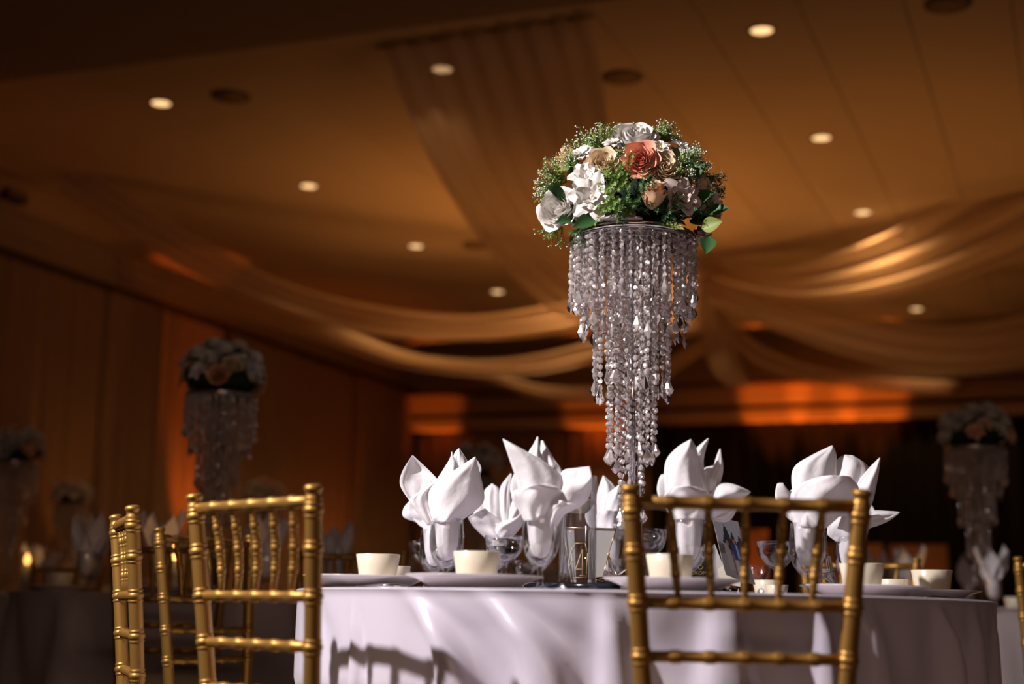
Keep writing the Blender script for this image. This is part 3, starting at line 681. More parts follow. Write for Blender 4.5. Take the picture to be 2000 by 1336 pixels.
ar0 = arrangement(); tag(ar0, 'sharp domed bouquet with one coral rose among white blooms on the foreground stand', 'flowers', 'bouquets on the crystal stands')
def bg_arr():                                 # lighter version: whole flowers, joined petals
    e = empty('flower_arrangement', (0, 0, 0)); rnd = random.Random(9)
    for i in range(30):
        th = i*2.399; zf = (i+.5)/30; r = .165*math.sqrt(1-zf*zf*.9); zz = .015+zf*.16
        n = Vector((math.cos(th)*(1-zf*.6), math.sin(th)*(1-zf*.6), .1+zf*1.3)); l = Vector((r*math.cos(th), r*math.sin(th), zz))
        mt = rnd.choice([('whitep', 'whitep')]*5+[('creamp', 'peachp')]*2+[('peachp', 'coralp')])
        flower(rnd.choice(['rose', 'open']), rnd.uniform(.044, .052), (P[mt[0]], P[mt[1]]), 180+i, e, l-n.normalized()*.02, n, False)
    MB().lathe([(0, 0), (.12, 0), (.15, .03), (.13, .09), (.07, .14), (0, .15)], 20).build('foam_base', MT['foam'], e)
    for i in range(20):
        th = 2*PI*i/20; el = rnd.uniform(-.4, 1.1); d = Vector((math.cos(th)*math.cos(el), math.sin(th)*math.cos(el), math.sin(el)))
        place_leaf('leaf', leaf_mesh(.085, .02), P['leaf'], e, Vector((d.x*.09, d.y*.09, .04+d.z*.08)), d, (rnd.uniform(-1, 1), rnd.uniform(-1, 0), 1))
    return e
ba = bg_arr()
bl = ['white bouquet with dark gaps on the left background stand', 'white and peach bouquet on the right background stand', 'dark bouquet cut by the left edge of the photo', 'small dark bouquet low before the left wall curtains', 'small bouquet just above the left foreground chair', 'distant bouquet blurred behind the left napkins']
for i, (l, _) in enumerate(stand_spots):
    o = ba if i == 0 else copy_tree(ba)
    o.location = (l[0], l[1], l[2]+.815); o.rotation_euler = (0, 0, i*1.1); tag(o, bl[i], 'flowers', 'bouquets on the crystal stands')

# ------------------------------------------------------------------ table setting
def goblet_parts():
    e = empty('water_goblet', (0, 0, 0))
    out = [(.0345, .0), (.0345, .0015), (.022, .005), (.008, .010), (.0055, .018), (.0075, .026), (.0055, .034), (.007, .042), (.018, .052), (.030, .068), (.0365, .090), (.0375, .115), (.0350, .140), (.0335, .154)]
    inn = [(.0325, .1535), (.0338, .139), (.0362, .115), (.0352, .090), (.0285, .069), (.017, .055), (0, .049)]
    MB().open_lathe(out+inn, 32).add([(.0345*math.cos(a*PI/16), .0345*math.sin(a*PI/16), 0) for a in range(32)], [tuple(range(32))]).build('bowl', MT['glass'], e)
    return e
def coupe_parts(h=.132, r=.046):
    e = empty('coupe_glass', (0, 0, 0)); s = h/.132
    out = [(.034, 0), (.034, .0015), (.02, .004), (.006, .009), (.0045, .03*s), (.0065, .05*s), (.0045, .058*s), (.008, .068*s), (.024, .078*s), (r*.86, .096*s), (r*.99, .115*s), (r, .132*s)]
    inn = [(r-.0012, .1315*s), (r*.96, .115*s), (r*.83, .097*s), (.022, .080*s), (0, .073*s)]
    MB().open_lathe(out+inn, 32).add([(.034*math.cos(a*PI/16), .034*math.sin(a*PI/16), 0) for a in range(32)], [tuple(range(32))]).build('bowl', MT['glass'], e)
    MB().lathe([(0, .0745*s), (.021, .0805*s), (r*.82, .0975*s), (r*.90, .107*s), (0, .107*s)], 32).build('water', MT['water'], e)
    return e
gob0 = goblet_parts(); cou0 = coupe_parts(); cou1 = coupe_parts(.092, .036)
used = {}
def use(proto):
    if proto.name not in used: used[proto.name] = 1; return proto
    return copy_tree(proto)
def loft(m, L, R, bulge, nu=14, nv=12, wave=.0, ph=0):
    Lc, Rc = catmull(L, nu), catmull(R, nu)
    VS = [0, .022, .05, .075, .085, .12, .18, .26, .34, .42, .5, .58, .66, .74, .82, .88, .915, .925, .95, .978, 1]
    def fn(u, v):
        i = int(round(u*nu)); v = VS[int(round(v*20))]; a, b = Lc[i], Rc[i]; p = a.lerp(b, v); w = (b-a).length; q = min(1, w/.04)
        off = -bulge*math.sin(PI*v)*q+wave*(math.sin(v*7+u*4+ph)+.8*math.sin(v*15-u*6+2*ph)*(1-u*.6)+.5*math.sin(u*11+v*5+ph))*(1-abs(2*v-1)**3)*q
        if v < .08 or v > .92: off -= .0016*q
        off += .006*q*((1-v)**10+v**10)*math.sin(u*PI)
        return p+Vector((0, off, 0))
    m.grid(fn, nu, 20)
c3 = lambda x, y: (760+x/3.817, 830+y/3.817)
c4 = lambda x, y: (1200+x/3.448, 830+y/3.448)
def napkin(gx, gy, cv, petals, label, seed, back=True):
    root = Vector((gx, gy, TZ)); m = MB(); rnd = random.Random(seed)
    # stuffing inside the glass
    prof = [(.003, .066), (.013, .069), (.019, .079), (.024, .097), (.027, .118), (.029, .14), (.030, .153), (.034, .168), (.038, .182)]
    def body(u, v):
        t = u*(len(prof)-1); k = min(int(t), len(prof)-2); f = t-k; r = prof[k][0]*(1-f)+prof[k+1][0]*f; z = prof[k][1]*(1-f)+prof[k+1][1]*f
        a = 2*PI*v; r *= .90+.10*math.sin(5*a+seed+3*u)*(.6+.4*math.sin(3*a+seed)); return Vector((r*math.cos(a), r*math.sin(a), z))
    m.grid(body, 20, 40)
    for (L, R, dep, bulge) in petals:
        n = len(L)
        def conv(Q):
            out = []
            for i, (x, y) in enumerate(Q):
                px, py = cv(x, y); t = i/(len(Q)-1)
                out.append(at(px, py, gy+dep*(.3+.9*t))-root)
            return out
        loft(m, conv(L), conv(R), bulge, 14, 12, .0035, rnd.uniform(0, 6))
    if back:                                  # folds on the far side
        for k in range(3):
            a = PI*(.25+.25*k); ax = Vector((math.cos(a), math.sin(a), 0)); sd = Vector((-ax.y, ax.x, 0))
            def fn(u, v, ax=ax, sd=sd):
                s = (v-.5)*2; w = .045*math.sin(PI*(.18+.80*u)); return ax*(.02+.05*u-.012*(1-s*s))+sd*(w*s)+Vector((0, 0, .155+.085*u))
            m.grid(fn, 8, 8)
    o = m.build('napkin', MT['napkin'], None, root, solid=.0014, sub=1)
    tag(o, label, 'napkin', 'folded napkins standing in the goblets'); return o
def goblet(x, y, label):
    o = use(gob0); o.location = (x, y, TZ); tag(o, label, 'glass', 'water goblets'); return o
def gx(px, Y): return at(px, 1190, Y).x
N = []
# centre left, front
G3 = (gx(1054, 2.95), 2.95); goblet(*G3, 'goblet left of the candle vase, nearest the table front')
napkin(*G3, c3, [
 ([(1020, 700), (985, 560), (940, 380), (890, 230), (848, 103)], [(1190, 700), (1305, 560), (1315, 440), (1200, 300), (852, 106)], -.02, .022),
 ([(1030, 500), (1020, 300), (1040, 205), (1075, 150), (1103, 88)], [(1200, 500), (1190, 350), (1150, 260), (1125, 190), (1113, 90)], .02, .012),
 ([(1130, 520), (1122, 330), (1126, 230), (1133, 118)], [(1340, 540), (1290, 345), (1220, 240), (1148, 118)], .035, .012),
 ([(1200, 640), (1250, 480), (1290, 345), (1390, 322), (1497, 310)], [(1200, 720), (1300, 670), (1400, 620), (1470, 570), (1512, 478)], -.015, .02),
 ([(1010, 720), (960, 620), (912, 540), (935, 490), (1010, 470)], [(1190, 720), (1210, 650), (1260, 570), (1280, 480), (1180, 440)], -.03, .026),
 ([(1180, 830), (1172, 720), (1190, 620), (1260, 560)], [(1225, 815), (1290, 690), (1340, 640), (1400, 600)], -.035, .01)],
 'brightest napkin with one long spike, in front of the candle vase', 3)
G1 = (gx(869, 3.2), 3.2); goblet(*G1, 'goblet behind the second cup from the left')
napkin(*G1, c3, [
 ([(300, 740), (150, 560), (78, 440), (105, 330), (173, 228)], [(340, 700), (350, 560), (370, 450), (345, 385), (180, 230)], .04, -.02),
 ([(310, 700), (340, 450), (400, 340), (455, 250), (466, 200)], [(560, 640), (560, 420), (530, 300), (480, 240), (470, 202)], .015, .014),
 ([(380, 700), (440, 460), (470, 300), (485, 215), (519, 176)], [(620, 640), (640, 420), (600, 300), (570, 245), (524, 178)], .03, .012),
 ([(330, 730), (300, 620), (284, 500), (350, 425), (500, 330), (640, 238)], [(510, 730), (640, 640), (708, 560), (695, 440), (668, 330), (645, 240)], -.02, .028),
 ([(600, 470), (630, 340), (646, 260)], [(665, 430), (688, 325), (652, 258)], .012, .004),
 ([(290, 750), (200, 640), (150, 560), (210, 510), (330, 420)], [(340, 740), (320, 640), (300, 540), (320, 470), (400, 400)], -.005, .012)],
 'leftmost napkin, opening in broad rounded petals', 1)
G1b = (gx(845, 3.62), 3.62); goblet(*G1b, 'goblet half hidden behind the leftmost napkin')
napkin(*G1b, c3, [
 ([(275, 800), (215, 730), (108, 690), (106, 625), (150, 570)], [(340, 790), (330, 680), (300, 600), (260, 560), (190, 520)], .0, .012),
 ([(290, 780), (280, 650), (290, 560)], [(370, 780), (380, 650), (360, 560)], .02, .01)],
 'napkin mostly hidden behind the leftmost one, a lobe showing at its left', 2, True)
G2 = (gx(968, 3.84), 3.84); goblet(*G2, 'far goblet behind the coupe left of the brightest napkin')
napkin(*G2, c3, [
 ([(740, 800), (705, 620), (706, 500), (765, 438)], [(880, 800), (850, 620), (830, 490), (770, 438)], .02, .014),
 ([(850, 780), (828, 620), (828, 470), (905, 362)], [(900, 760), (902, 600), (905, 460), (913, 364)], .01, .008),
 ([(725, 850), (650, 780), (610, 730), (588, 690)], [(910, 850), (860, 740), (760, 660), (712, 620)], -.03, .02),
 ([(740, 850), (760, 760), (850, 720), (940, 700)], [(910, 850), (960, 790), (1000, 730), (1010, 640)], -.03, .02),
 ([(850, 780), (880, 660), (930, 540)], [(920, 780), (990, 680), (1010, 590)], .01, .01)],
 'lower napkin between the leftmost and the brightest one', 4)
G4 = (gx(1190, 3.78), 3.78); goblet(*G4, 'far goblet behind the gold edged card holder')
napkin(*G4, c3, [
 ([(1570, 760), (1548, 620), (1548, 520), (1594, 377)], [(1700, 760), (1725, 620), (1700, 480), (1600, 378)], .02, .012),
 ([(1570, 780), (1590, 640), (1630, 520), (1714, 446)], [(1690, 800), (1740, 680), (1745, 560), (1724, 447)], -.01, .014),
 ([(1545, 760), (1540, 690), (1560, 645)], [(1590, 760), (1622, 700), (1600, 655)], -.02, .008),
 ([(1630, 900), (1560, 790), (1540, 700), (1560, 640)], [(1680, 900), (1745, 790), (1745, 700), (1720, 640)], -.02, .02)],
 'far napkin just left of the crystal stand pole', 5)
G5 = (gx(1346, 2.96), 2.96); goblet(*G5, 'goblet behind the third cup, seen through the foreground chair')
napkin(*G5, c4, [
 ([(375, 640), (345, 480), (342, 260), (420, 155), (513, 98)], [(600, 620), (600, 460), (570, 330), (560, 180), (518, 100)], -.01, .022),
 ([(580, 560), (520, 340), (500, 225), (560, 150), (630, 90)], [(660, 540), (620, 380), (600, 260), (610, 180), (636, 92)], .012, .01),
 ([(600, 520), (590, 400), (600, 300), (660, 275)], [(690, 520), (700, 420), (700, 330), (680, 280)], .03, .006),
 ([(640, 450), (622, 370), (665, 290), (690, 210), (709, 163)], [(700, 430), (728, 330), (732, 270), (722, 210), (714, 163)], .016, .01),
 ([(630, 560), (660, 430), (710, 390), (800, 398), (914, 448)], [(640, 640), (720, 600), (800, 560), (860, 500), (916, 454)], .0, .02),
 ([(390, 640), (345, 560), (330, 480), (380, 420)], [(640, 640), (670, 540), (640, 460), (560, 420)], -.03, .024),
 ([(610, 650), (650, 590), (720, 540)], [(640, 640), (770, 645), (840, 540)], .012, .008)],
 'napkin with thin upright points behind the foreground chair rail', 6)
G6 = (gx(1578, 3.1), 3.1); goblet(*G6, 'goblet behind the right spindles of the foreground chair')
napkin(*G6, c4, [
 ([(1240, 660), (1200, 440), (1208, 290), (1320, 210), (1465, 138)], [(1440, 640), (1490, 440), (1498, 240), (1490, 180), (1469, 140)], .025, .018),
 ([(1440, 620), (1470, 370), (1500, 240), (1545, 203)], [(1640, 620), (1720, 480), (1725, 300), (1610, 210)], .035, .02),
 ([(1500, 700), (1600, 450), (1700, 310), (1784, 222)], [(1600, 740), (1725, 560), (1772, 370), (1790, 224)], .01, .018),
 ([(1215, 690), (1190, 460), (1300, 375), (1400, 345)], [(1420, 700), (1560, 570), (1650, 440), (1585, 348)], -.028, .026),
 ([(1230, 690), (1150, 580), (1165, 510), (1230, 480)], [(1340, 690), (1330, 600), (1320, 520), (1300, 470)], -.005, .012)],
 'wide rounded napkin behind the right post of the foreground chair', 7)
G7 = (gx(1662, 3.44), 3.44); goblet(*G7, 'goblet behind the fourth cup at the right')
napkin(*G7, c4, [
 ([(1640, 770), (1690, 620), (1740, 578), (1830, 580), (1918, 586)], [(1690, 780), (1715, 700), (1770, 680), (1850, 645), (1922, 591)], .0, .010),
 ([(1500, 790), (1430, 730), (1440, 660), (1560, 590), (1640, 540)], [(1680, 790), (1710, 720), (1715, 640), (1710, 580), (1700, 540)], -.02, .022)],
 'right hand napkin with a single flat point reaching right', 8)

for px, Y, lab in [(983, 3.44, 'coupe glass between the leftmost and brightest napkins'), (829, 3.80, 'coupe glass at the left, behind the leftmost napkin'), (1258, 3.06, 'coupe glass just right of the foreground chair post'), (1518, 3.46, 'coupe glass framed by the spindles of the foreground chair')]:
    o = use(cou0); o.location = (gx(px, Y), Y, TZ); tag(o, lab, 'glass', 'coupe glasses of water')
for px, Y, lab in [(1024, 3.9, 'small stemmed glass in the gap left of the brightest napkin goblet'), (1216, 3.62, 'small stemmed glass behind the foreground chair post'), (1479, 3.93, 'small stemmed glass beside the leaning photo card')]:
    o = use(cou1); o.location = (gx(px, Y), Y, TZ); tag(o, lab, 'glass', 'small stemmed glasses')

# plates, cups
def plate_parts():
    e = empty('dinner_plate', (0, 0, 0))
    MB().lathe([(0, 0), (.072, 0), (.074, .002), (.088, .008), (.110, .018), (.128, .0235), (.1305, .0250), (.128, .0262), (.108, .0215), (.086, .0105), (.070, .0072), (0, .007)], 64).build('rim', MT['plate'], e)
    return e
def cup_parts():
    e = empty('coffee_cup', (0, 0, 0))
    MB().lathe([(0, 0), (.034, 0), (.036, .002), (.0395, .03), (.0450, .062), (.0438, .0628), (.0380, .03), (.034, .005), (0, .004)], 40).build('bowl', MT['china'], e)
    return e
pl0, cu0 = plate_parts(), cup_parts()
PC = [(715, 3.06, 735, 'leftmost plate, beside the left foreground chair post', 'leftmost cream cup, on the leftmost plate'),
      (925, 2.82, 929, 'wide plate in front of the leftmost napkin', 'cream cup in front of the leftmost napkin'),
      (1315, 2.77, 1309, 'plate crossed by the foreground chair post', 'cream cup crossed by a spindle of the foreground chair'),
      (1690, 3.03, 1684, 'plate right of the foreground chair', 'tall looking cream cup behind the right chair post'),
      (1800, 3.32, 1822, 'rightmost plate near the table edge', 'rightmost cream cup, half lit')]
for px, Y, cx, l1, l2 in PC:
    o = use(pl0); o.location = (gx(px, Y), Y, TZ); tag(o, l1, 'plate', 'dinner plates on the foreground table')
    o = use(cu0); o.location = (gx(cx, Y), Y, TZ+.0072); o.rotation_euler = (0, 0, -.55); tag(o, l2, 'cup', 'cream coffee cups')
for px, Y, sc, lb in [(765, 3.30, .86, 'small cream dish showing right of the leftmost cup'), (1745, 3.36, .78, 'small cream dish between the two right cups'), (1518, 3.70, .62, 'tiny cream dish right of the small far cup')]:
    o = use(cu0); o.location = (gx(px, Y), Y, TZ); o.scale = (sc,)*3; tag(o, lb, 'dish', 'small cream dishes')
for px, Y, lb in [(1500, 3.84, 'small far cup in the gap beside the leaning photo card'), (770, 3.66, 'far cup half hidden behind the leftmost cup')]:
    o = use(cu0); o.location = (gx(px, Y), Y, TZ); o.scale = (.85,)*3; o.rotation_euler = (0, 0, -.4); tag(o, lb, 'cup', 'cream coffee cups')
# flatware near the table front
def flat_parts(kind):
    e = empty('table_knife' if kind == 'knife' else 'table_fork', (0, 0, 0)); m = MB()
    m.tube([(0, -.10, .0035), (0, -.06, .005), (0, 0, .0035)], [.004, .0055, .003], 8); m.build('handle', MT['steel'], e)
    m = MB()
    if kind == 'knife': m.box((0, .055, .003), (.014, .11, .0015))
    else:
        m.box((0, .025, .0035), (.018, .05, .002))
        for k in range(4): m.box((-.0075+.005*k, .07, .0035), (.0025, .045, .002))
    m.build('blade' if kind == 'knife' else 'tines', MT['steel'], e); return e
kn0, fk0 = flat_parts('knife'), flat_parts('fork')
for i, (px, Y, k, rz, lb) in enumerate([(1092, 2.72, 'k', .05, 'knife right of the wide plate, below the candle vase'), (700, 2.96, 'f', 1.3, 'fork handle at the table edge below the leftmost plate'), (1482, 2.78, 'k', -.1, 'knife seen between the chair spindles at the table edge'), (1530, 2.84, 'f', -.3, 'fork at the table edge left of the right post of the chair'), (1862, 3.06, 'k', -.9, 'knife glinting under the rightmost plate')]):
    o = use(kn0 if k == 'k' else fk0); o.location = (gx(px, Y), Y, TZ); o.rotation_euler = (0, 0, rz); tag(o, lb, 'cutlery', 'knives and forks')

# round riser under the centrepiece
o = MB().lathe([(0, 0), (.238, 0), (.24, .003), (.24, .020), (.236, .0228), (0, .0228)], 64).build('mirror_riser', MT['mirror'], None, (.265, 3.3, TZ))
tag(o, 'dark round mirrored riser under the crystal stand and candle vase', 'tray')
# cylinder vase
vx = gx(1127, 3.19); vz = TZ+.0228
e = empty('candle_vase', (vx, 3.19, vz))
MB().open_lathe([(0, 0), (.039, 0), (.040, .002), (.040, .226), (.0390, .2275), (.0378, .226), (.0378, .010), (.036, .007), (0, .007)], 40).build('cylinder', MT['glass'], e)
MB().lathe([(0, .0075), (.0374, .0085), (.0374, .155), (0, .155)], 40).build('water', MT['water'], e)
m = MB(); m.tube([(-.012, 0, .01), (-.020, .004, .04), (-.012, .006, .075)], [.002, .0015, .001], 6); m.tube([(-.018, 0, .035), (-.010, -.006, .05)], .0012, 6)
m.build('sunken_sprig', MT['gyp'], e)
tag(e, 'clear glass cylinder vase of water with a floating candle', 'vase')
e2 = empty('floating_candle', (vx, 3.19, vz+.148))
MB().lathe([(0, 0), (.018, 0), (.028, .010), (.034, .022), (.034, .027), (.030, .029), (0, .027)], 32).build('wax_cup', MT['wax'], e2)
MB().tube([(0, 0, .026), (.0005, 0, .036)], .0009, 6).build('wick', MT['blackbox'], e2)
tag(e2, 'unlit cream candle floating in the cylinder vase', 'candle')
# gold edged card holder behind the vase
def quad3(pts): return [Vector(p) for p in pts]
def card(m, Q, t=.002):
    n = (Q[1]-Q[0]).cross(Q[2]-Q[0]).normalized()*t/2; k = len(Q)
    m.add([q-n for q in Q]+[q+n for q in Q], [tuple(range(k))[::-1], tuple(range(k, 2*k))]+[(i, (i+1) % k, (i+1) % k+k, i+k) for i in range(k)], False)
HY = 3.60; root = Vector((gx(1160, HY), HY, TZ)); e = empty('card_holder', root)
Q = [at(1100, 1030, HY)-root, at(1203, 1033, HY)-root, at(1188, 1083, HY)-root, at(1172, 1150, HY)-root, at(1118, 1150, HY)-root]
for q4 in ([(1100, 1030), (1121, 1031), (1126, 1150), (1118, 1150)], [(1150, 1032), (1203, 1033), (1188, 1083), (1172, 1150), (1148, 1150)]):  # one card split in two; the gap imitates refraction in the vase
    m = MB(); card(m, [at(x, y, HY)-root for x, y in q4]); m.build('card', MT['card'], e)
m = MB()
off = Vector((0, -.004, 0)); 
for a, b in ((0, 1), (1, 2), (2, 3), (3, 4), (4, 0)): m.tube([Q[a]+off, Q[b]+off], .0013, 6)
m.build('gold_edge', MT['goldwire'], e)
m = MB(); foot = at(1216, 1152, HY-.06)-root; m.tube([Q[2]+off, foot], .0013, 6); m.tube([Q[3]+off, foot], .0013, 6); m.tube([Q[2], (Q[2].x+.01, .07, .002)], .0013, 6); m.build('easel_leg', MT['goldwire'], e)
m = MB(); blob(m, Q[2]+off, .004); m.build('knot', MT['goldwire'], e)
tag(e, 'grey white card in a thin gold geometric holder right of the vase', 'card')
# gold hexagon with the table number
HY = 3.27; root = Vector((gx(1132, HY), HY, vz)); e = empty('table_number', root)
hx = [(1124, 1061), (1143, 1061), (1148, 1080), (1145, 1128), (1122, 1128), (1116, 1080)]; Q = [at(x, y, HY)-root for x, y in hx]
m = MB()
for i in range(6): m.tube([Q[i], Q[(i+1) % 6]], .0012, 6)
m.build('hexagon_frame', MT['brass'], e)
m = MB()
four = [(1138, 1124), (1138, 1073), (1124, 1112), (1142, 1112)]; R4 = [at(x, y, HY)-root for x, y in four]
m.tube([R4[0], R4[1], R4[1]+Vector((-.0004, 0, -.0006)), R4[2], R4[2]+Vector((.0006, 0, 0)), R4[3]], .0014, 6)
m.tube([at(1132, 1124, HY)-root, at(1143, 1124, HY)-root], .0011, 6)
o = m.build('number_four', MT['brass'], e); o['label'] = 'gold numeral 4'
MB().box((0, 0, .0012), (.03, .025, .0024)).build('foot', MT['goldwire'], e)
tag(e, 'small gold hexagon frame holding a gold 4, seen through the vase', 'table number')

# leaning photo print
HY = 3.22; root = Vector((gx(1430, HY), HY, TZ)); e = empty('photo_card', root)
q = [(1418, 1128), (1475, 1142), (1441, 1019), (1391, 1009)]      # bl br tr tl
Y4 = [HY-.02, HY-.0, HY+.03, HY+.01]; Q = [at(x, y, yy)-root for (x, y), yy in zip(q, Y4)]
def pic(u, v):                                # u across, v up: grey sky, pines, two people walking
    n = math.sin(u*37+v*19)*.5+math.sin(u*91-v*53)*.5
    sky = (.20+.05*n*.4+.05*v, .20+.05*n*.4+.05*v, .235+.05*v); c = sky
    def tri(cx, w, b, t): return b < v < t and abs(u-cx+.02*n) < w*(t-v)/(t-b)+.02
    if v < .58+.03*n: c = (.07+.02*n, .055+.02*n, .055)
    if v < .40: c = (.15+.02*n, .13, .14)
    if tri(.38, .22, .48, .90) or tri(.60, .15, .48, .80): c = (.012, .012, .025)
    if tri(.86, .30, .40, .74): c = (.014, .012, .018)
    if abs(u-.28-.12*(.6-v)) < .09 and .15 < v < .58: c = (.20, .17, .17)
    if abs(u-.62) < .13 and .34 < v < .60: c = (.015, .03, .10)
    if abs(u-.66) < .035 and .36 < v < .60: c = (.16, .24, .42)
    if abs(u-.56) < .07 and .10 < v < .34: c = (.24, .21, .20)
    if (u-.35)**2+(v-.60)**2*2 < .004 or (u-.62)**2+(v-.64)**2*2 < .004: c = (.20, .09, .06)
    if abs(u-.46) < .02 and .08 < v < .50: c = (.08, .02, .02)
    return c
nu, nv = 30, 44; vs = []; fs = []; cols = []
for i in range(nu+1):
    for j in range(nv+1):
        u, v = i/nu, j/nv; vs.append(Q[0].lerp(Q[1], u).lerp(Q[3].lerp(Q[2], u), v)+Vector((0, -.0015, 0)))
for i in range(nu):
    for j in range(nv):
        fs.append((i*(nv+1)+j, (i+1)*(nv+1)+j, (i+1)*(nv+1)+j+1, i*(nv+1)+j+1)); cols += [(*pic((i+.5)/nu, (j+.5)/nv), 1)]*4
mp = bpy.data.materials.new('photo_print'); mp.use_nodes = True; vc = mp.node_tree.nodes.new('ShaderNodeVertexColor'); vc.layer_name = 'Col'
mp.node_tree.links.new(vc.outputs[0], mp.node_tree.nodes['Principled BSDF'].inputs['Base Color']); mp.node_tree.nodes['Principled BSDF'].inputs['Roughness'].default_value = .35
m = MB(); m.add(vs, fs, False); o = m.build('print', mp, e); ca = o.data.color_attributes.new('Col', 'FLOAT_COLOR', 'CORNER')
ca.data.foreach_set('color', [c for t in cols for c in t])
m = MB(); card(m, Q, .0018); m.build('backing_card', MT['card'], e)
Z = lambda x, y, yy: at(x, y, yy)-root
m = MB(); card(m, [Z(1402, 1112, HY-.03), Z(1412, 1104, HY-.03), Z(1418, 1123, HY-.032), Z(1446, 1134, HY-.034), Z(1446, 1146, HY-.034), Z(1408, 1140, HY-.032)], .003); m.build('stand_foot', MT['creamcard'], e)
m = MB(); card(m, [Z(1378, 1082, HY+.03), Z(1396, 1062, HY+.03), Z(1412, 1104, HY+.02), Z(1404, 1140, HY+.02), Z(1390, 1140, HY+.02)], .002); m.build('stand_back', MT['card'], e)
tag(e, 'leaning printed photo of two people under dark pines, behind the chair spindles', 'photo')
# small black box with gold lettering
HY = 3.12; root = Vector((gx(1368, HY), HY, TZ)); e = empty('gift_box', root); w = .052; hh = at(1368, 1093, HY).z-TZ
MB().box((0, .012, hh*.35), (w, .024, hh*.7)).build('box_body', MT['blackbox'], e)
MB().box((0, .012, hh*.85), (w+.0015, .0255, hh*.3)).build('lid', MT['blackbox'], e)
def text(s, size, parent, loc, mt):
    c = bpy.data.curves.new('t', 'FONT'); c.body = s; c.size = size; c.align_x = 'CENTER'; c.align_y = 'CENTER'; c.extrude = .0003
    t = bpy.data.objects.new('t', c); COL.objects.link(t); bpy.context.view_layer.update()
    me = bpy.data.meshes.new_from_object(t.evaluated_get(bpy.context.evaluated_depsgraph_get())); bpy.data.objects.remove(t)
    me.materials.clear(); me.materials.append(mt); o = link('lettering', me, parent, loc, (PI/2, 0, 0)); return o
text('OKOMA', .0105, e, (0, -.0012, hh*.63), MT['goldprint']); text('& Sons', .006, e, (0, -.0012, hh*.50), MT['goldprint'])
m = MB(); m.tube([(.005*math.cos(a*PI/6), 0, .005*math.sin(a*PI/6)) for a in range(6, 13)], .0007, 6); m.tube([(-.005, 0, .001), (0, 0, .004), (.005, 0, .001)], .0007, 6); m.build('emblem', MT['goldprint'], e, (0, -.0018, hh*.80))
tag(e, 'small black box with gold lettering beside the third cup', 'box')
# glass lattice tower
HY = 3.33; e = empty('glass_tower', (gx(1612, HY), HY, TZ)); m = MB(); 
for sx in (-1, 1):
    for sy in (-1, 1):
        m.tube([(sx*.030, sy*.030, .0), (sx*.022, sy*.022, .030), (sx*.013, sy*.013, .062), (sx*.008, sy*.008, .095)], [.0055, .005, .0045, .004], 6, False)
m.build('lattice_leg', MT['glassrefr'], e)
m = MB()
for z, r in ((.034, .024), (.064, .0155)):
    for k in range(4):
        a, b = [(-r, -r), (r, -r), (r, r), (-r, r)][k], [(r, -r), (r, r), (-r, r), (-r, -r)][k]; m.tube([(*a, z), (*b, z)], .0035, 6, False)
for s in (0, 1, 2, 3):
    ca_, sa_ = math.cos(s*PI/2), math.sin(s*PI/2)
    rt = lambda x, y, z: (x*ca_-y*sa_, x*sa_+y*ca_, z)
    m.tube([rt(-.028, -.028, .002), rt(.018, -.018, .034)], .0018, 5, False); m.tube([rt(.028, -.028, .002), rt(-.018, -.018, .034)], .0018, 5, False)
    m.tube([rt(-.020, -.020, .036), rt(.013, -.013, .063)], .0016, 5, False); m.tube([rt(.020, -.020, .036), rt(-.013, -.013, .063)], .0016, 5, False)
m.build('cross_brace', MT['glassrefr'], e)
MB().lathe([(0, .09), (.009, .09), (.0075, .115), (.006, .14), (.009, .165), (.013, .18), (.011, .18), (.004, .15), (0, .148)], 12).build('neck', MT['glassrefr'], e)
tag(e, 'cut glass tower with splayed lattice legs behind the right goblet', 'figurine')

# ------------------------------------------------------------------ background place settings
def bg_napkin_mesh():
    m = MB(); rnd = random.Random(2)
    for k in range(5):
        a = 2*PI*k/5+.3; ax = Vector((math.cos(a), math.sin(a), 0)); sd = Vector((-ax.y, ax.x, 0)); hgt = rnd.uniform(.12, .17); lean = rnd.uniform(.04, .08)
        def fn(u, v, ax=ax, sd=sd, hgt=hgt, lean=lean):
            s = (v-.5)*2; w = .052*math.sin(PI*(.15+.83*u))**.8*(1-.3*u); return ax*(.012+lean*u-.014*(1-s*s))+sd*(w*s)+Vector((0, 0, .14+hgt*u-.02*abs(s)*u))
        m.grid(fn, 8, 8)
    m.lathe([(.004, .06), (.026, .076), (.032, .118), (.030, .153), (.036, .17)], 16)
    return m.mesh('napkin', MT['napkin'])
BN = bg_napkin_mesh()
spots_bg = []
tn = ['left background table', 'right background table', 'distant table at the left edge', 'distant table behind the left napkins']
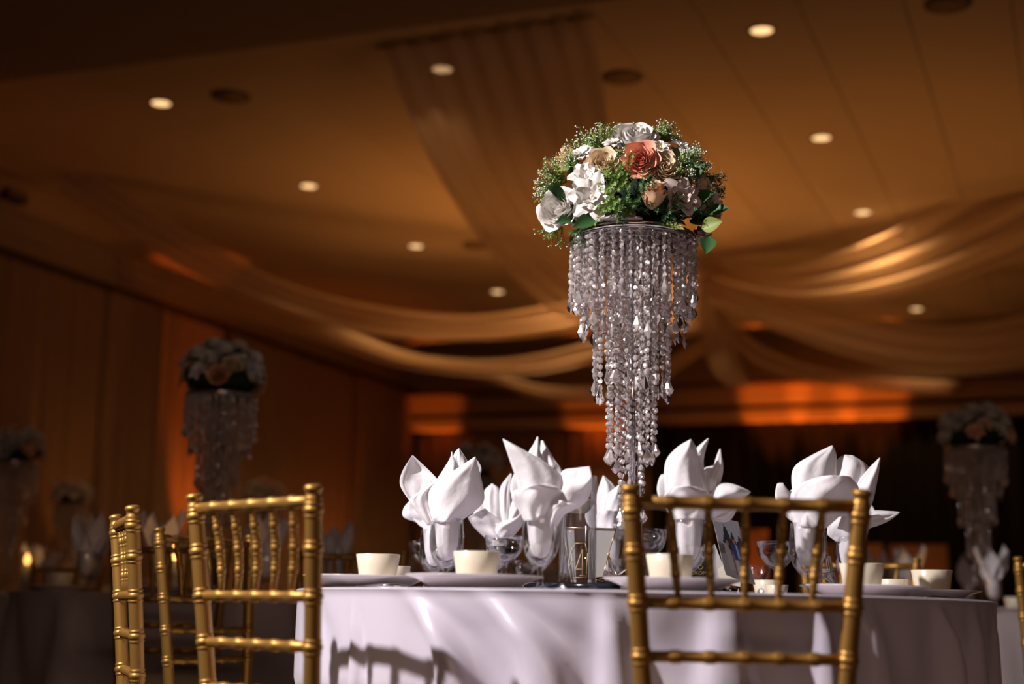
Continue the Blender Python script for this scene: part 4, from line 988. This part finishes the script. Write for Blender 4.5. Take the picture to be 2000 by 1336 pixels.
for ti, (cx, cy, r0_, wh) in enumerate([(-1.155, 5.88, .5, tn[0]), (2.26, 7.18, .5, tn[1]), (-2.98, 8.95, .5, tn[2]), (-.21, 9.35, .5, tn[3])]):
    for k in range(8):
        a = 2*PI*(k+.5)/8+.2; x, y = cx+r0_*math.cos(a), cy+r0_*math.sin(a)
        if 1000+x*2900/y > 2060 or 1000+x*2900/y < -60: continue
        row = 'near' if math.sin(a) < -.35 else ('far' if math.sin(a) > .35 else 'middle'); sidew = ['leftmost', 'left', 'right', 'rightmost'][min(3, int((math.cos(a)+1)*2))]
        n = link('napkin', BN, None, (x, y, TZ), (0, 0, k*1.3)); tag(n, f'blurred upright napkin, {sidew} of the {row} side, on the {wh}', 'napkin', 'folded napkins standing in the goblets')
        g = copy_tree(gob0); g.location = (x, y, TZ); tag(g, f'blurred goblet, {sidew} of the {row} side, on the {wh}', 'glass', 'water goblets')
        x2, y2 = cx+.62*math.cos(a+.12), cy+.62*math.sin(a+.12)
        p = copy_tree(pl0); p.location = (x2, y2, TZ); p.scale = (.9,)*3; tag(p, f'blurred plate, {sidew} of the {row} side, on the {wh}', 'plate', 'plates on the background tables')
        c = copy_tree(cu0); c.location = (x2, y2, TZ+.0066); c.scale = (1,)*3; c.rotation_euler = (0, 0, k); tag(c, f'blurred cup, {sidew} of the {row} side, on the {wh}', 'cup', 'cups on the background tables')
def candle(x, y, zf, label):
    e = empty('hurricane_candle', (x, y, TZ)); h_ = zf-TZ
    MB().open_lathe([(0, 0), (.035, 0), (.037, .003), (.037, h_+.05), (.0355, h_+.05), (.0355, .005), (0, .004)], 24).build('glass_shade', MT['glass'], e)
    MB().lathe([(0, .006), (.026, .006), (.026, h_-.02), (0, h_-.02)], 20).build('wax_pillar', MT['wax'], e)
    MB().lathe([(0, h_-.026), (.013, h_-.010), (.018, h_+.008), (.009, h_+.032), (0, h_+.048)], 12).build('flame', MT['flame'], e)
    tag(e, label, 'candle', 'lit candles on the background tables')
    l = bpy.data.lights.new('flame_light', 'POINT'); l.energy = .15; l.color = (1, .5, .15); l.shadow_soft_size = .01
    o = bpy.data.objects.new('flame_light', l); COL.objects.link(o); o.location = (x, y, zf+.06)
p = at(53, 1096, 8.35); candle(p.x, p.y, p.z, 'lit candle glowing at the far left of the photo')
p = at(342, 1084, 5.2); candle(p.x, p.y, p.z, 'lit candle glowing between the chair backs on the left')
p = at(1828, 1155, 6.7); candle(p.x, p.y, p.z+.03, 'small lit candle on the right background table')
